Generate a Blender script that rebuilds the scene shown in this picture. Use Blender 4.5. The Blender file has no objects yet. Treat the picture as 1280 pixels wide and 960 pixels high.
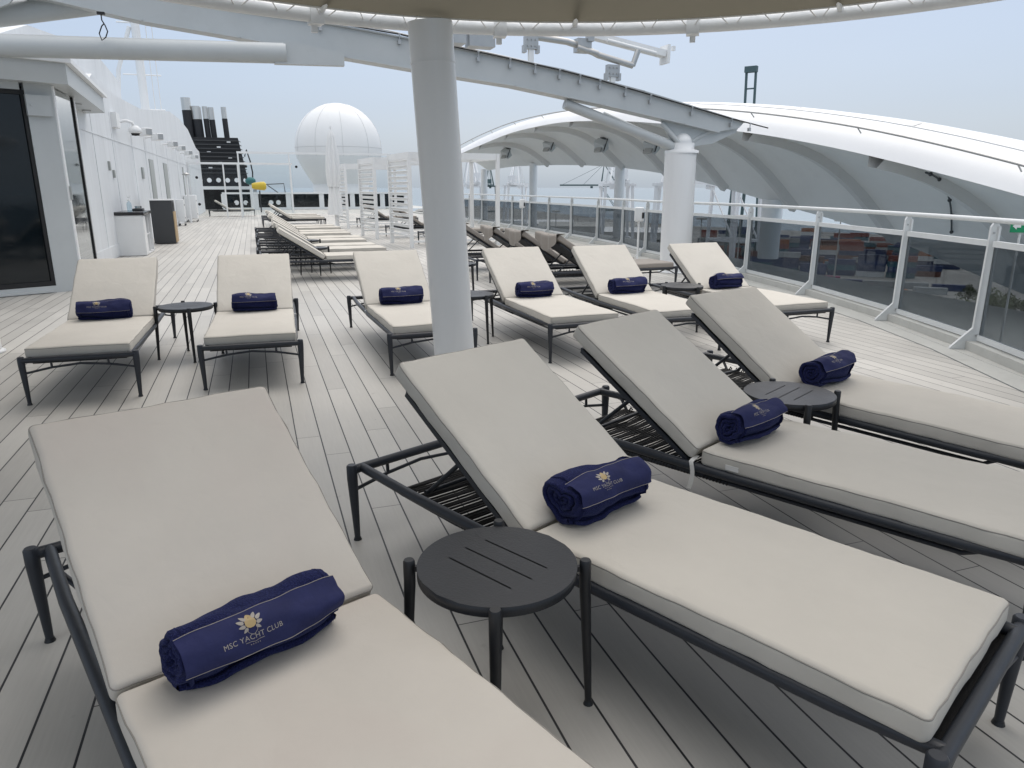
import bpy, math, random
from mathutils import Vector, Matrix, noise, Euler
random.seed(7)
R = math.radians
scene = bpy.context.scene
col = scene.collection

# ------------------------------------------------------------------ materials
def newmat(name):
    m = bpy.data.materials.new(name); m.use_nodes = True
    nt = m.node_tree; nt.nodes.clear()
    out = nt.nodes.new('ShaderNodeOutputMaterial')
    return m, nt, out

def N(nt, typ, **kw):
    n = nt.nodes.new(typ)
    for k, v in kw.items():
        if k.startswith('i_'):
            key = k[2:]; key = int(key) if key.isdigit() else key.replace('_', ' ')
            n.inputs[key].default_value = v
        else:
            setattr(n, k, v)
    return n

def mathn(nt, op, a, b=None, c=None):
    n = nt.nodes.new('ShaderNodeMath'); n.operation = op
    for i, v in enumerate((a, b, c)):
        if v is None: continue
        if isinstance(v, (int, float)): n.inputs[i].default_value = v
        else: nt.links.new(v, n.inputs[i])
    return n.outputs[0]

def mixc(nt, fac, a, b, mode='MIX'):
    n = nt.nodes.new('ShaderNodeMix'); n.data_type = 'RGBA'; n.blend_type = mode
    for sock, v in ((n.inputs[0], fac), (n.inputs[6], a), (n.inputs[7], b)):
        if isinstance(v, (int, float)): sock.default_value = v
        elif isinstance(v, tuple): sock.default_value = (*v, 1) if len(v) == 3 else v
        else: nt.links.new(v, sock)
    return n.outputs[2]

def std(name, c, rough=0.5, metal=0.0, var=0.06, vscale=3.0, bump=0.0, bscale=60.0, dirt=0.0, spec=0.5,
        streak=False, coords='Object', coat=0.0, sheen=0.0):
    m, nt, out = newmat(name)
    b = N(nt, 'ShaderNodeBsdfPrincipled')
    b.inputs['Roughness'].default_value = rough
    b.inputs['Metallic'].default_value = metal
    b.inputs['Specular IOR Level'].default_value = spec
    b.inputs['Coat Weight'].default_value = coat
    b.inputs['Sheen Weight'].default_value = sheen
    tc = N(nt, 'ShaderNodeTexCoord')
    mp = N(nt, 'ShaderNodeMapping')
    if streak: mp.inputs['Scale'].default_value = (1, 1, 0.12)
    nt.links.new(tc.outputs[coords], mp.inputs[0])
    n1 = N(nt, 'ShaderNodeTexNoise', i_Scale=vscale, i_Detail=5.0, i_Roughness=0.6)
    nt.links.new(mp.outputs[0], n1.inputs['Vector'])
    f = mathn(nt, 'MULTIPLY_ADD', n1.outputs[0], 2 * var * 2, 1 - 2 * var)
    mul = N(nt, 'ShaderNodeVectorMath', operation='SCALE'); mul.inputs[0].default_value = c
    nt.links.new(f, mul.inputs['Scale'])
    base = mul.outputs[0]
    if dirt > 0:
        n2 = N(nt, 'ShaderNodeTexNoise', i_Scale=vscale * 3.1, i_Detail=6.0, i_Roughness=0.7)
        nt.links.new(mp.outputs[0], n2.inputs['Vector'])
        rp = N(nt, 'ShaderNodeMapRange', i_1=0.52, i_2=0.78, i_3=0.0, i_4=dirt)
        nt.links.new(n2.outputs[0], rp.inputs[0])
        base = mixc(nt, rp.outputs[0], base, (c[0] * .45, c[1] * .43, c[2] * .38))
    nt.links.new(base, b.inputs['Base Color'])
    rr = mathn(nt, 'MULTIPLY_ADD', n1.outputs[0], 0.25, rough - 0.12)
    nt.links.new(rr, b.inputs['Roughness'])
    if bump > 0:
        n3 = N(nt, 'ShaderNodeTexNoise', i_Scale=bscale, i_Detail=4.0)
        nt.links.new(tc.outputs[coords], n3.inputs['Vector'])
        bp = N(nt, 'ShaderNodeBump', i_Strength=bump, i_Distance=0.01)
        nt.links.new(n3.outputs[0], bp.inputs['Height'])
        nt.links.new(bp.outputs[0], b.inputs['Normal'])
    nt.links.new(b.outputs[0], out.inputs[0])
    return m

def glass(name, tint, fac=0.0, rough=0.02, ior=1.5):
    m, nt, out = newmat(name)
    t = N(nt, 'ShaderNodeBsdfTransparent'); t.inputs[0].default_value = (*tint, 1)
    g = N(nt, 'ShaderNodeBsdfGlossy'); g.inputs['Roughness'].default_value = rough
    g.inputs[0].default_value = (.9, .95, 1, 1)
    fr = N(nt, 'ShaderNodeFresnel', i_IOR=ior)
    tc = N(nt, 'ShaderNodeTexCoord')
    ns = N(nt, 'ShaderNodeTexNoise', i_Scale=1.3, i_Detail=4.0)
    nt.links.new(tc.outputs['Object'], ns.inputs['Vector'])
    f2 = mathn(nt, 'ADD', mathn(nt, 'MULTIPLY', fr.outputs[0], .16), mathn(nt, 'MULTIPLY_ADD', ns.outputs[0], .03, fac - .015))
    mx = N(nt, 'ShaderNodeMixShader')
    nt.links.new(f2, mx.inputs[0]); nt.links.new(t.outputs[0], mx.inputs[1]); nt.links.new(g.outputs[0], mx.inputs[2])
    nt.links.new(mx.outputs[0], out.inputs[0])
    return m

def deck_material():
    m, nt, out = newmat('deck_planks')
    b = N(nt, 'ShaderNodeBsdfPrincipled', i_Roughness=0.62)
    tc = N(nt, 'ShaderNodeTexCoord'); sp = N(nt, 'ShaderNodeSeparateXYZ')
    nt.links.new(tc.outputs['Object'], sp.inputs[0])
    x, y = sp.outputs[0], sp.outputs[1]
    wob = N(nt, 'ShaderNodeTexNoise', i_Scale=0.8); nt.links.new(tc.outputs['Object'], wob.inputs['Vector'])
    u = mathn(nt, 'DIVIDE', mathn(nt, 'ADD', mathn(nt, 'ADD', x, 0.019), mathn(nt, 'MULTIPLY_ADD', wob.outputs[0], .004, -.002)), 0.1455)
    pid = mathn(nt, 'FLOOR', u); fr = mathn(nt, 'SUBTRACT', u, pid)
    seam = mathn(nt, 'LESS_THAN', fr, 0.052)
    wn = N(nt, 'ShaderNodeTexWhiteNoise', noise_dimensions='1D'); nt.links.new(pid, wn.inputs['W'])
    v = mathn(nt, 'ADD', mathn(nt, 'DIVIDE', y, 2.3), mathn(nt, 'MULTIPLY', wn.outputs[0], 7.0))
    bid = mathn(nt, 'FLOOR', v); fv = mathn(nt, 'SUBTRACT', v, bid)
    joint = mathn(nt, 'LESS_THAN', fv, 0.0021)
    wn2 = N(nt, 'ShaderNodeTexWhiteNoise', noise_dimensions='2D')
    cb = N(nt, 'ShaderNodeCombineXYZ'); nt.links.new(pid, cb.inputs[0]); nt.links.new(bid, cb.inputs[1])
    nt.links.new(cb.outputs[0], wn2.inputs['Vector'])
    # fine grain along the board
    mp = N(nt, 'ShaderNodeMapping'); mp.inputs['Scale'].default_value = (90, 3.5, 1)
    nt.links.new(tc.outputs['Object'], mp.inputs[0])
    gr = N(nt, 'ShaderNodeTexNoise', i_Scale=1.0, i_Detail=5.0, i_Roughness=.65); nt.links.new(mp.outputs[0], gr.inputs['Vector'])
    bl = N(nt, 'ShaderNodeTexNoise', i_Scale=1.1, i_Detail=6.0, i_Roughness=.6); nt.links.new(tc.outputs['Object'], bl.inputs['Vector'])
    k = mathn(nt, 'MULTIPLY_ADD', wn2.outputs[0], 0.18, 0.655)
    k = mathn(nt, 'ADD', k, mathn(nt, 'MULTIPLY', gr.outputs[0], 0.22))
    k = mathn(nt, 'ADD', k, mathn(nt, 'MULTIPLY', bl.outputs[0], 0.34))
    sc = N(nt, 'ShaderNodeVectorMath', operation='SCALE'); sc.inputs[0].default_value = (.46, .447, .416)
    nt.links.new(k, sc.inputs['Scale'])
    # dark stains
    st = N(nt, 'ShaderNodeTexNoise', i_Scale=9.0, i_Detail=3.0); nt.links.new(tc.outputs['Object'], st.inputs['Vector'])
    sr = N(nt, 'ShaderNodeMapRange', i_1=0.68, i_2=0.76, i_3=0.0, i_4=0.22); nt.links.new(st.outputs[0], sr.inputs[0])
    c1 = mixc(nt, sr.outputs[0], sc.outputs[0], (.2, .19, .17))
    vr = N(nt, 'ShaderNodeTexVoronoi', i_Scale=5.0); nt.links.new(tc.outputs['Object'], vr.inputs['Vector'])
    sp2 = mathn(nt, 'LESS_THAN', vr.outputs['Distance'], 0.028)
    c1 = mixc(nt, mathn(nt, 'MULTIPLY', sp2, .45), c1, (.12, .11, .1))
    mk = mathn(nt, 'MAXIMUM', seam, mathn(nt, 'MULTIPLY', joint, .85))
    c2 = mixc(nt, mk, c1, (.018, .018, .022))
    nt.links.new(c2, b.inputs['Base Color'])
    h = mathn(nt, 'SUBTRACT', mathn(nt, 'MULTIPLY', gr.outputs[0], .25), mathn(nt, 'MULTIPLY', mk, 1.0))
    bp = N(nt, 'ShaderNodeBump', i_Strength=.35, i_Distance=.003)
    nt.links.new(h, bp.inputs['Height']); nt.links.new(bp.outputs[0], b.inputs['Normal'])
    rr = mathn(nt, 'MULTIPLY_ADD', bl.outputs[0], .35, .36)
    nt.links.new(rr, b.inputs['Roughness'])
    nt.links.new(b.outputs[0], out.inputs[0])
    return m

def fabric_material(name, c, stain=0.0):
    m, nt, out = newmat(name)
    b = N(nt, 'ShaderNodeBsdfPrincipled', i_Roughness=0.78)
    b.inputs['Specular IOR Level'].default_value = .3
    b.inputs['Sheen Weight'].default_value = .06
    tc = N(nt, 'ShaderNodeTexCoord'); oi = N(nt, 'ShaderNodeObjectInfo')
    ad = N(nt, 'ShaderNodeVectorMath', operation='ADD'); nt.links.new(tc.outputs['Object'], ad.inputs[0])
    cb = N(nt, 'ShaderNodeVectorMath', operation='SCALE'); cb.inputs[0].default_value = (13, 7, 5)
    nt.links.new(oi.outputs['Random'], cb.inputs['Scale']); nt.links.new(cb.outputs[0], ad.inputs[1])
    n1 = N(nt, 'ShaderNodeTexNoise', i_Scale=2.2, i_Detail=6.0, i_Roughness=.62); nt.links.new(ad.outputs[0], n1.inputs['Vector'])
    f = mathn(nt, 'MULTIPLY_ADD', n1.outputs[0], .22, .89)
    sc = N(nt, 'ShaderNodeVectorMath', operation='SCALE'); sc.inputs[0].default_value = c; nt.links.new(f, sc.inputs['Scale'])
    base = sc.outputs[0]
    n2 = N(nt, 'ShaderNodeTexNoise', i_Scale=1.6, i_Detail=2.0); nt.links.new(ad.outputs[0], n2.inputs['Vector'])
    rp = N(nt, 'ShaderNodeMapRange', i_1=.5, i_2=.72, i_3=0.0, i_4=stain); nt.links.new(n2.outputs[0], rp.inputs[0])
    base = mixc(nt, rp.outputs[0], base, (c[0] * .92, c[1] * .78, c[2] * .80))
    vo = N(nt, 'ShaderNodeTexVoronoi', i_Scale=7.0); nt.links.new(ad.outputs[0], vo.inputs['Vector'])
    sp = mathn(nt, 'MULTIPLY', mathn(nt, 'LESS_THAN', vo.outputs['Distance'], .012), .4)
    base = mixc(nt, sp, base, (.25, .22, .2))
    nt.links.new(base, b.inputs['Base Color'])
    # weave + soft creases
    w1 = N(nt, 'ShaderNodeTexNoise', i_Scale=900.0, i_Detail=1.0); nt.links.new(tc.outputs['Object'], w1.inputs['Vector'])
    w2 = N(nt, 'ShaderNodeTexNoise', i_Scale=9.0, i_Detail=4.0, i_Distortion=.6); nt.links.new(ad.outputs[0], w2.inputs['Vector'])
    hh = mathn(nt, 'ADD', mathn(nt, 'MULTIPLY', w1.outputs[0], .04), w2.outputs[0])
    bp = N(nt, 'ShaderNodeBump', i_Strength=.22, i_Distance=.02)
    nt.links.new(hh, bp.inputs['Height']); nt.links.new(bp.outputs[0], b.inputs['Normal'])
    nt.links.new(b.outputs[0], out.inputs[0])
    return m

def terry_material():
    m, nt, out = newmat('navy_terry')
    b = N(nt, 'ShaderNodeBsdfPrincipled', i_Roughness=.95)
    b.inputs['Sheen Weight'].default_value = .18; b.inputs['Sheen Roughness'].default_value = .5
    b.inputs['Sheen Tint'].default_value = (.3, .35, .6, 1)
    b.inputs['Specular IOR Level'].default_value = .1
    tc = N(nt, 'ShaderNodeTexCoord')
    n = N(nt, 'ShaderNodeTexNoise', i_Scale=260.0, i_Detail=3.0); nt.links.new(tc.outputs['Object'], n.inputs['Vector'])
    cr = mixc(nt, mathn(nt, 'MULTIPLY_ADD', n.outputs[0], 2.2, -.6), (.004, .005, .026), (.024, .029, .105))
    nt.links.new(cr, b.inputs['Base Color'])
    bp = N(nt, 'ShaderNodeBump', i_Strength=.9, i_Distance=.004)
    nt.links.new(n.outputs[0], bp.inputs['Height']); nt.links.new(bp.outputs[0], b.inputs['Normal'])
    nt.links.new(b.outputs[0], out.inputs[0])
    return m

def sea_material():
    m, nt, out = newmat('sea_water')
    b = N(nt, 'ShaderNodeBsdfPrincipled', i_Roughness=.12)
    b.inputs['Base Color'].default_value = (.18, .26, .33, 1)
    tc = N(nt, 'ShaderNodeTexCoord')
    n = N(nt, 'ShaderNodeTexNoise', i_Scale=.05, i_Detail=8.0); nt.links.new(tc.outputs['Object'], n.inputs['Vector'])
    bp = N(nt, 'ShaderNodeBump', i_Strength=.25, i_Distance=1.0)
    nt.links.new(n.outputs[0], bp.inputs['Height']); nt.links.new(bp.outputs[0], b.inputs['Normal'])
    nt.links.new(b.outputs[0], out.inputs[0])
    return m

def container_material(name, c):
    m, nt, out = newmat(name)
    b = N(nt, 'ShaderNodeBsdfPrincipled', i_Roughness=.55)
    tc = N(nt, 'ShaderNodeTexCoord'); oi = N(nt, 'ShaderNodeObjectInfo')
    n = N(nt, 'ShaderNodeTexNoise', i_Scale=.6, i_Detail=5.0); nt.links.new(tc.outputs['Object'], n.inputs['Vector'])
    k = mathn(nt, 'ADD', mathn(nt, 'MULTIPLY', n.outputs[0], .5), mathn(nt, 'MULTIPLY_ADD', oi.outputs['Random'], .5, .45))
    sc = N(nt, 'ShaderNodeVectorMath', operation='SCALE'); sc.inputs[0].default_value = c; nt.links.new(k, sc.inputs['Scale'])
    nt.links.new(sc.outputs[0], b.inputs['Base Color']); nt.links.new(b.outputs[0], out.inputs[0])
    return m

M = dict(
    deck=deck_material(),
    gutter=std('gutter_paint', (.50, .50, .47), .45, var=.08, vscale=2, dirt=.25, bump=.1, bscale=20),
    ledge=std('ledge_paint', (.36, .375, .365), .55, var=.15, vscale=.7, dirt=.3),
    fabric=fabric_material('cream_fabric', (.565, .535, .478), .0),
    fabric_p=fabric_material('cream_fabric_stained', (.56, .525, .472), .30),
    fabric_d=fabric_material('taupe_fabric', (.30, .27, .24), .0),
    piping=std('piping_cord', (.27, .255, .23), .7, var=.03),
    metal=std('charcoal_powder_coat', (.022, .026, .034), .42, var=.1, vscale=14, bump=.08, bscale=500),
    black=std('black_powder_coat', (.012, .013, .015), .40, var=.1, vscale=14, bump=.08, bscale=500),
    tabletop=std('textured_black_top', (.014, .016, .020), .42, var=.12, vscale=5, bump=.12, bscale=130),
    rope=std('black_rope', (.014, .013, .013), .7, var=.2, vscale=40, bump=.4, bscale=400),
    terry=terry_material(),
    band=std('navy_satin_band', (.026, .030, .088), .8, var=.2, vscale=14, bump=.3, bscale=45, spec=.15),
    gold=std('gold_thread', (.42, .31, .15), .5, var=.08, vscale=60),
    silver=std('silver_thread', (.34, .31, .28), .5, var=.05),
    white=std('white_paint', (.79, .80, .80), .38, var=.035, vscale=1.2, dirt=.07),
    whitew=std('white_weathered', (.70, .725, .745), .45, var=.08, vscale=1.5, dirt=.30, streak=True, bump=.04, bscale=3),
    colw=std('column_paint', (.80, .81, .81), .30, var=.02, vscale=1.6, dirt=.10, streak=True, bump=.03, bscale=14),
    greyw=std('grey_and_shaded_white', (.50, .525, .53), .42, var=.05, vscale=1.0, dirt=.10),  # grey steel paint; on the white tube braces it stands in for shade
    shell=std('shell_white', (.80, .81, .82), .42, var=.03, vscale=.5, dirt=.06),
    shellu=std('shell_underside', (.76, .76, .74), .55, var=.05, vscale=.6, dirt=.10),
    shellrib_shade=std('shell_rib_shaded', (.60, .60, .585), .55, var=.05, vscale=.6, dirt=.12),  # darker than the underside: shaded rib sides put into the colour
    rail=std('rail_paint', (.66, .68, .68), .35, var=.05, vscale=4, dirt=.12),
    steel=std('brushed_steel', (.46, .46, .45), .35, metal=.7, var=.06, vscale=8),
    darkglass=std('dark_glazing', (.006, .010, .013), .06, var=.02, spec=.45),
    mirror=std('mirror_glazing', (.34, .37, .38), .05, metal=.9, var=.02),
    rubber=std('black_rubber', (.012, .012, .013), .6, var=.1),
    tint=glass('tinted_glass', (.49, .51, .525), .0),
    clear=glass('clear_glass', (.955, .97, .975), .0),
    canvas=std('canopy_canvas', (.25, .235, .185), .85, var=.04, vscale=3, bump=.15, bscale=300),
    cord=std('white_cord', (.72, .71, .68), .7, var=.05),
    wood=std('light_wood', (.52, .38, .22), .55, var=.2, vscale=6, streak=True),
    charcoal=std('charcoal_panel', (.045, .048, .052), .5, var=.08),
    stone=std('black_stone', (.02, .02, .022), .2, var=.2, vscale=20),
    plastic=std('white_plastic', (.78, .79, .79), .35, var=.02),
    greydoor=std('grey_door_paint', (.34, .36, .35), .45, var=.06, dirt=.1),
    soot=std('soot_black', (.014, .015, .018), .55, var=.25, vscale=1.0),
    silverpipe=std('silver_pipe', (.62, .62, .60), .35, metal=.6, var=.12, vscale=2, streak=True),
    yellow=std('yellow_paint', (.70, .48, .03), .45, var=.1, dirt=.2),
    green=std('green_sign', (.01, .28, .12), .4, var=.03),
    teal=std('teal_cover', (.03, .15, .15), .6, var=.15),
    radome=std('radome_white', (.80, .81, .81), .5, var=.02, vscale=.4, dirt=.05),
    seamm=std('seam_grey', (.62, .63, .63), .6, var=.05),
    sea=sea_material(),
    land=std('port_ground', (.25, .25, .24), .9, var=.25, vscale=.02, dirt=.35),
    leaf=std('tree_leaves', (.075, .10, .030), .7, var=.35, vscale=.4),
    bark=std('tree_bark', (.10, .08, .06), .9, var=.2),
    crane_w=std('crane_white', (.72, .74, .76), .5, var=.05),
    crane_g=std('crane_green', (.07, .12, .13), .6, var=.1),
    shed=std('shed_cladding', (.42, .42, .40), .7, var=.1, vscale=.1),
    red=std('red_band', (.45, .08, .05), .5, var=.05),
    bottle=glass('bottle_plastic', (.8, .88, .92), .06),
)
def canvas_material():
    m, nt, out = newmat('canopy_canvas')
    d = N(nt, 'ShaderNodeBsdfDiffuse'); t = N(nt, 'ShaderNodeBsdfTranslucent')
    tc = N(nt, 'ShaderNodeTexCoord'); n = N(nt, 'ShaderNodeTexNoise', i_Scale=3.0, i_Detail=4.0); nt.links.new(tc.outputs['Object'], n.inputs['Vector'])
    c = mixc(nt, n.outputs[0], (.19, .175, .135), (.23, .21, .165)); nt.links.new(c, d.inputs[0]); t.inputs[0].default_value = (.27, .25, .195, 1)
    n2 = N(nt, 'ShaderNodeTexNoise', i_Scale=500.0); nt.links.new(tc.outputs['Object'], n2.inputs['Vector'])
    bp = N(nt, 'ShaderNodeBump', i_Strength=.2, i_Distance=.003); nt.links.new(n2.outputs[0], bp.inputs['Height']); nt.links.new(bp.outputs[0], d.inputs['Normal'])
    mx = N(nt, 'ShaderNodeMixShader'); mx.inputs[0].default_value = .16
    nt.links.new(d.outputs[0], mx.inputs[1]); nt.links.new(t.outputs[0], mx.inputs[2]); nt.links.new(mx.outputs[0], out.inputs[0])
    return m
M['canvas'] = canvas_material()
CONT = [('red', (.22, .045, .03)), ('navy blue', (.018, .04, .12)), ('orange', (.36, .12, .04)), ('grey', (.32, .34, .34)),
        ('magenta', (.34, .03, .15)), ('brown', (.12, .045, .03)), ('white', (.55, .57, .57)), ('teal', (.035, .13, .17))]
CM = [(n, container_material('container_' + n.replace(' ', '_'), c)) for n, c in CONT]

# ------------------------------------------------------------------ mesh builder
class MB:
    def __init__(s): s.v = []; s.f = []; s.sm = []; s.mi = []; s.cur = 0
    def add(s, vs, fs, smooth=False):
        o = len(s.v); s.v += [tuple(p) for p in vs]
        for f in fs: s.f.append([i + o for i in f]); s.sm.append(smooth); s.mi.append(s.cur)
        return s
    def box(s, c, size, rz=0, mat=None):
        hx, hy, hz = (q / 2 for q in size)
        pts = [Vector((x, y, z)) for z in (-hz, hz) for x, y in ((-hx, -hy), (hx, -hy), (hx, hy), (-hx, hy))]
        m = mat or Matrix.Rotation(rz, 3, 'Z')
        pts = [m @ p + Vector(c) for p in pts]
        return s.add(pts, [(3, 2, 1, 0), (4, 5, 6, 7), (0, 1, 5, 4), (1, 2, 6, 5), (2, 3, 7, 6), (3, 0, 4, 7)])
    def rb(s, c, size, r=.01, rz=0, seg=2, mat=None):
        # box with rounded vertical and horizontal edges
        m = mat or Matrix.Rotation(rz, 3, 'Z')
        vs, fs = rounded_box(size, r, seg)
        return s.add([m @ Vector(p) + Vector(c) for p in vs], fs, True)
    def cyl(s, p0, p1, r0, r1=None, n=16, caps=True):
        r1 = r0 if r1 is None else r1
        p0, p1 = Vector(p0), Vector(p1); d = (p1 - p0).normalized()
        a = d.orthogonal().normalized(); b = d.cross(a)
        vs = []
        for p, r in ((p0, r0), (p1, r1)):
            for i in range(n):
                t = 2 * math.pi * i / n; vs.append(p + a * math.cos(t) * r + b * math.sin(t) * r)
        s.add(vs, [(i, (i + 1) % n, n + (i + 1) % n, n + i) for i in range(n)], True)
        if caps:
            s.add(vs[:n], [tuple(range(n - 1, -1, -1))]); s.add(vs[n:], [tuple(range(n))])
        return s
    def tube(s, path, r, n=10, closed=False, rf=None, caps=True):
        P = [Vector(p) for p in path]; k = len(P); rings = []; prev = None
        for i, p in enumerate(P):
            if closed: t = P[(i + 1) % k] - P[i - 1]
            else: t = P[min(i + 1, k - 1)] - P[max(i - 1, 0)]
            t.normalize()
            if prev is None: a = t.orthogonal().normalized()
            else:
                a = prev - t * prev.dot(t); a.normalize()
            prev = a; b = t.cross(a); rr = rf(i / (k - 1)) if rf else r
            rings.append([p + a * math.cos(2 * math.pi * j / n) * rr + b * math.sin(2 * math.pi * j / n) * rr for j in range(n)])
        vs = [q for rg in rings for q in rg]; fs = []
        for i in range(k if closed else k - 1):
            i2 = (i + 1) % k
            for j in range(n): fs.append((i * n + j, i * n + (j + 1) % n, i2 * n + (j + 1) % n, i2 * n + j))
        s.add(vs, fs, True)
        if not closed and caps:
            s.add(rings[0], [tuple(range(n - 1, -1, -1))]); s.add(rings[-1], [tuple(range(n))])
        return s
    def lathe(s, prof, c=(0, 0, 0), n=32, smooth=True):
        vs = []; c = Vector(c)
        for r, z in prof:
            for i in range(n):
                t = 2 * math.pi * i / n; vs.append(c + Vector((r * math.cos(t), r * math.sin(t), z)))
        fs = [(k * n + i, k * n + (i + 1) % n, (k + 1) * n + (i + 1) % n, (k + 1) * n + i) for k in range(len(prof) - 1) for i in range(n)]
        return s.add(vs, fs, smooth)
    def bar(s, p0, p1, w, h, up=(0, 0, 1)):
        p0, p1 = Vector(p0), Vector(p1); d = p1 - p0; L = d.length; d.normalize()
        u = Vector(up); sd = d.cross(u).normalized(); u = sd.cross(d).normalized()
        m = Matrix((d, sd, u)).transposed()
        return s.box((p0 + p1) / 2, (L, w, h), mat=m)
    def prism(s, poly, a0, a1, axis='Z'):
        # poly: 2D points; extruded between a0 and a1 along axis
        def P(p, a):
            return {'Z': (p[0], p[1], a), 'Y': (p[0], a, p[1]), 'X': (a, p[0], p[1])}[axis]
        n = len(poly); vs = [P(p, a0) for p in poly] + [P(p, a1) for p in poly]
        fs = [(i, (i + 1) % n, n + (i + 1) % n, n + i) for i in range(n)] + [tuple(range(n - 1, -1, -1)), tuple(range(n, 2 * n))]
        return s.add(vs, fs)
    def sphere(s, c, r, n=12, m=8, sc=(1, 1, 1)):
        prof = [(r * math.sin(math.pi * i / m), -r * math.cos(math.pi * i / m)) for i in range(m + 1)]
        prof[0] = (r * .001, -r); prof[-1] = (r * .001, r)
        o = len(s.v); s.lathe(prof, (0, 0, 0), n)
        for i in range(o, len(s.v)):
            p = s.v[i]; s.v[i] = (c[0] + p[0] * sc[0], c[1] + p[1] * sc[1], c[2] + p[2] * sc[2])
        return s
    def grid(s, fn, nu, nv, smooth=True):
        vs = [fn(i / nu, j / nv) for j in range(nv + 1) for i in range(nu + 1)]
        fs = [(j * (nu + 1) + i, j * (nu + 1) + i + 1, (j + 1) * (nu + 1) + i + 1, (j + 1) * (nu + 1) + i) for j in range(nv) for i in range(nu)]
        return s.add(vs, fs, smooth)
    def build(s, name, mat, parent=None, loc=None):
        me = bpy.data.meshes.new(name); me.from_pydata(s.v, [], s.f)
        for mm in (mat if isinstance(mat, (list, tuple)) else [mat]): me.materials.append(mm)
        me.polygons.foreach_set('use_smooth', s.sm)
        me.polygons.foreach_set('material_index', s.mi)
        import bmesh
        bm = bmesh.new(); bm.from_mesh(me)
        bmesh.ops.remove_doubles(bm, verts=bm.verts, dist=1e-6) if False else None
        bmesh.ops.recalc_face_normals(bm, faces=bm.faces); bm.to_mesh(me); bm.free()
        o = bpy.data.objects.new(name, me); col.objects.link(o)
        if parent: o.parent = parent
        if loc: o.location = loc
        return o

def rounded_box(size, r, seg=3, nx=1, ny=1, fn=None):
    """closed box surface with rounded edges; nx, ny extra cuts on the long faces; fn displaces points"""
    h = [q / 2 for q in size]; r = min(r, *(q * .999 for q in h))
    ts = [math.sin(math.pi / 4 * i / seg) / math.sin(math.pi / 4) for i in range(seg + 1)]
    def coords(hh, n):
        inn = hh - r
        a = [-hh + r * (1 - math.cos(math.pi / 4 * 0)) for _ in ()]
        left = [-hh + r * i / seg for i in range(seg)]
        mid = [-inn + 2 * inn * i / n for i in range(n + 1)]
        right = [inn + r * (i + 1) / seg for i in range(seg)]
        return left + mid + right
    cx, cy, cz = coords(h[0], nx), coords(h[1], ny), coords(h[2], 1)
    idx = {}; vs = []; fs = []
    def vert(p):
        key = tuple(round(q, 6) for q in p)
        if key in idx: return idx[key]
        inner = Vector([max(-(h[i] - r), min(h[i] - r, p[i])) for i in range(3)])
        d = Vector(p) - inner
        q = inner + d.normalized() * r if d.length > 1e-9 else Vector(p)
        if fn: q = fn(q)
        idx[key] = len(vs); vs.append(q); return idx[key]
    for ax in range(3):
        o = [i for i in range(3) if i != ax]; C = [cx, cy, cz]
        for sgn in (-1, 1):
            A, B = C[o[0]], C[o[1]]
            for i in range(len(A) - 1):
                for j in range(len(B) - 1):
                    q = []
                    for a, b in ((A[i], B[j]), (A[i + 1], B[j]), (A[i + 1], B[j + 1]), (A[i], B[j + 1])):
                        p = [0, 0, 0]; p[ax] = sgn * h[ax]; p[o[0]] = a; p[o[1]] = b; q.append(vert(p))
                    if len(set(q)) == 4: fs.append(tuple(q))
    return vs, fs

def tag(o, label, cat, group=None):
    o['label'] = label; o['category'] = cat
    if group: o['group'] = group
    return o
def thing(name, label, cat, loc=(0, 0, 0), rz=0, group=None):
    o = bpy.data.objects.new(name, None); col.objects.link(o); o.empty_display_size = .2
    o.location = loc; o.rotation_euler = (0, 0, rz)
    return tag(o, label, cat, group)
def struct(name, mb, mat):
    o = mb.build(name, mat); o['kind'] = 'structure'; return o
KIDS = {}
def copy_tree(o, parent=None):
    c = o.copy(); col.objects.link(c); c.parent = parent
    for ch in list(o.children): copy_tree(ch, c)
    return c
def lerp_tab(tab, y):
    tab = sorted(tab)
    if y <= tab[0][0]:
        (a, b), (c, d) = tab[0], tab[1]
    elif y >= tab[-1][0]:
        (a, b), (c, d) = tab[-2], tab[-1]
    else:
        for i in range(len(tab) - 1):
            if tab[i][0] <= y <= tab[i + 1][0]: (a, b), (c, d) = tab[i], tab[i + 1]; break
    return b + (d - b) * (y - a) / (c - a)
def smooth_tab(tab, y, w=1.6):
    s = sum(lerp_tab(tab, y + k * w / 4) for k in range(-4, 5)); return s / 9

# ------------------------------------------------------------------ deck (ship frame: +Y aft along the planks, +X to the rail)
RAIL = [(5.0, 1.6), (5.75, 3.3), (6.56, 5.04), (7.10, 6.52), (7.68, 8.6), (8.07, 10.68), (8.25, 12.8), (8.45, 14.9), (8.9, 16.9), (9.1, 18.8),
        (9.22, 20.9), (9.32, 23), (9.4, 25), (9.42, 27), (9.42, 29), (9.42, 31), (9.42, 33), (9.42, 35), (9.42, 37), (9.42, 39)]
def offset_line(pts, d):
    out = []
    for i, p in enumerate(pts):
        a = Vector(pts[max(i - 1, 0)]); b = Vector(pts[min(i + 1, len(pts) - 1)])
        t = (b - a).normalized(); n = Vector((-t.y, t.x)); out.append((p[0] + n.x * d, p[1] + n.y * d))
    return out
RE = [(3.2, -2.4)] + RAIL + [(9.42, 56)]
inner = offset_line(RE, .42)
mb = MB()
for i in range(len(inner) - 1):
    a, b = inner[i], inner[i + 1]
    mb.add([(-9, a[1], 0), (a[0], a[1], 0), (b[0], b[1], 0), (-9, b[1], 0)], [(0, 1, 2, 3)])
mb.add([(-9, -6, 0), (inner[0][0], -6, 0), (inner[0][0], inner[0][1], 0), (-9, inner[0][1], 0)], [(0, 1, 2, 3)])
struct('deck', mb, M['deck'])
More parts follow.
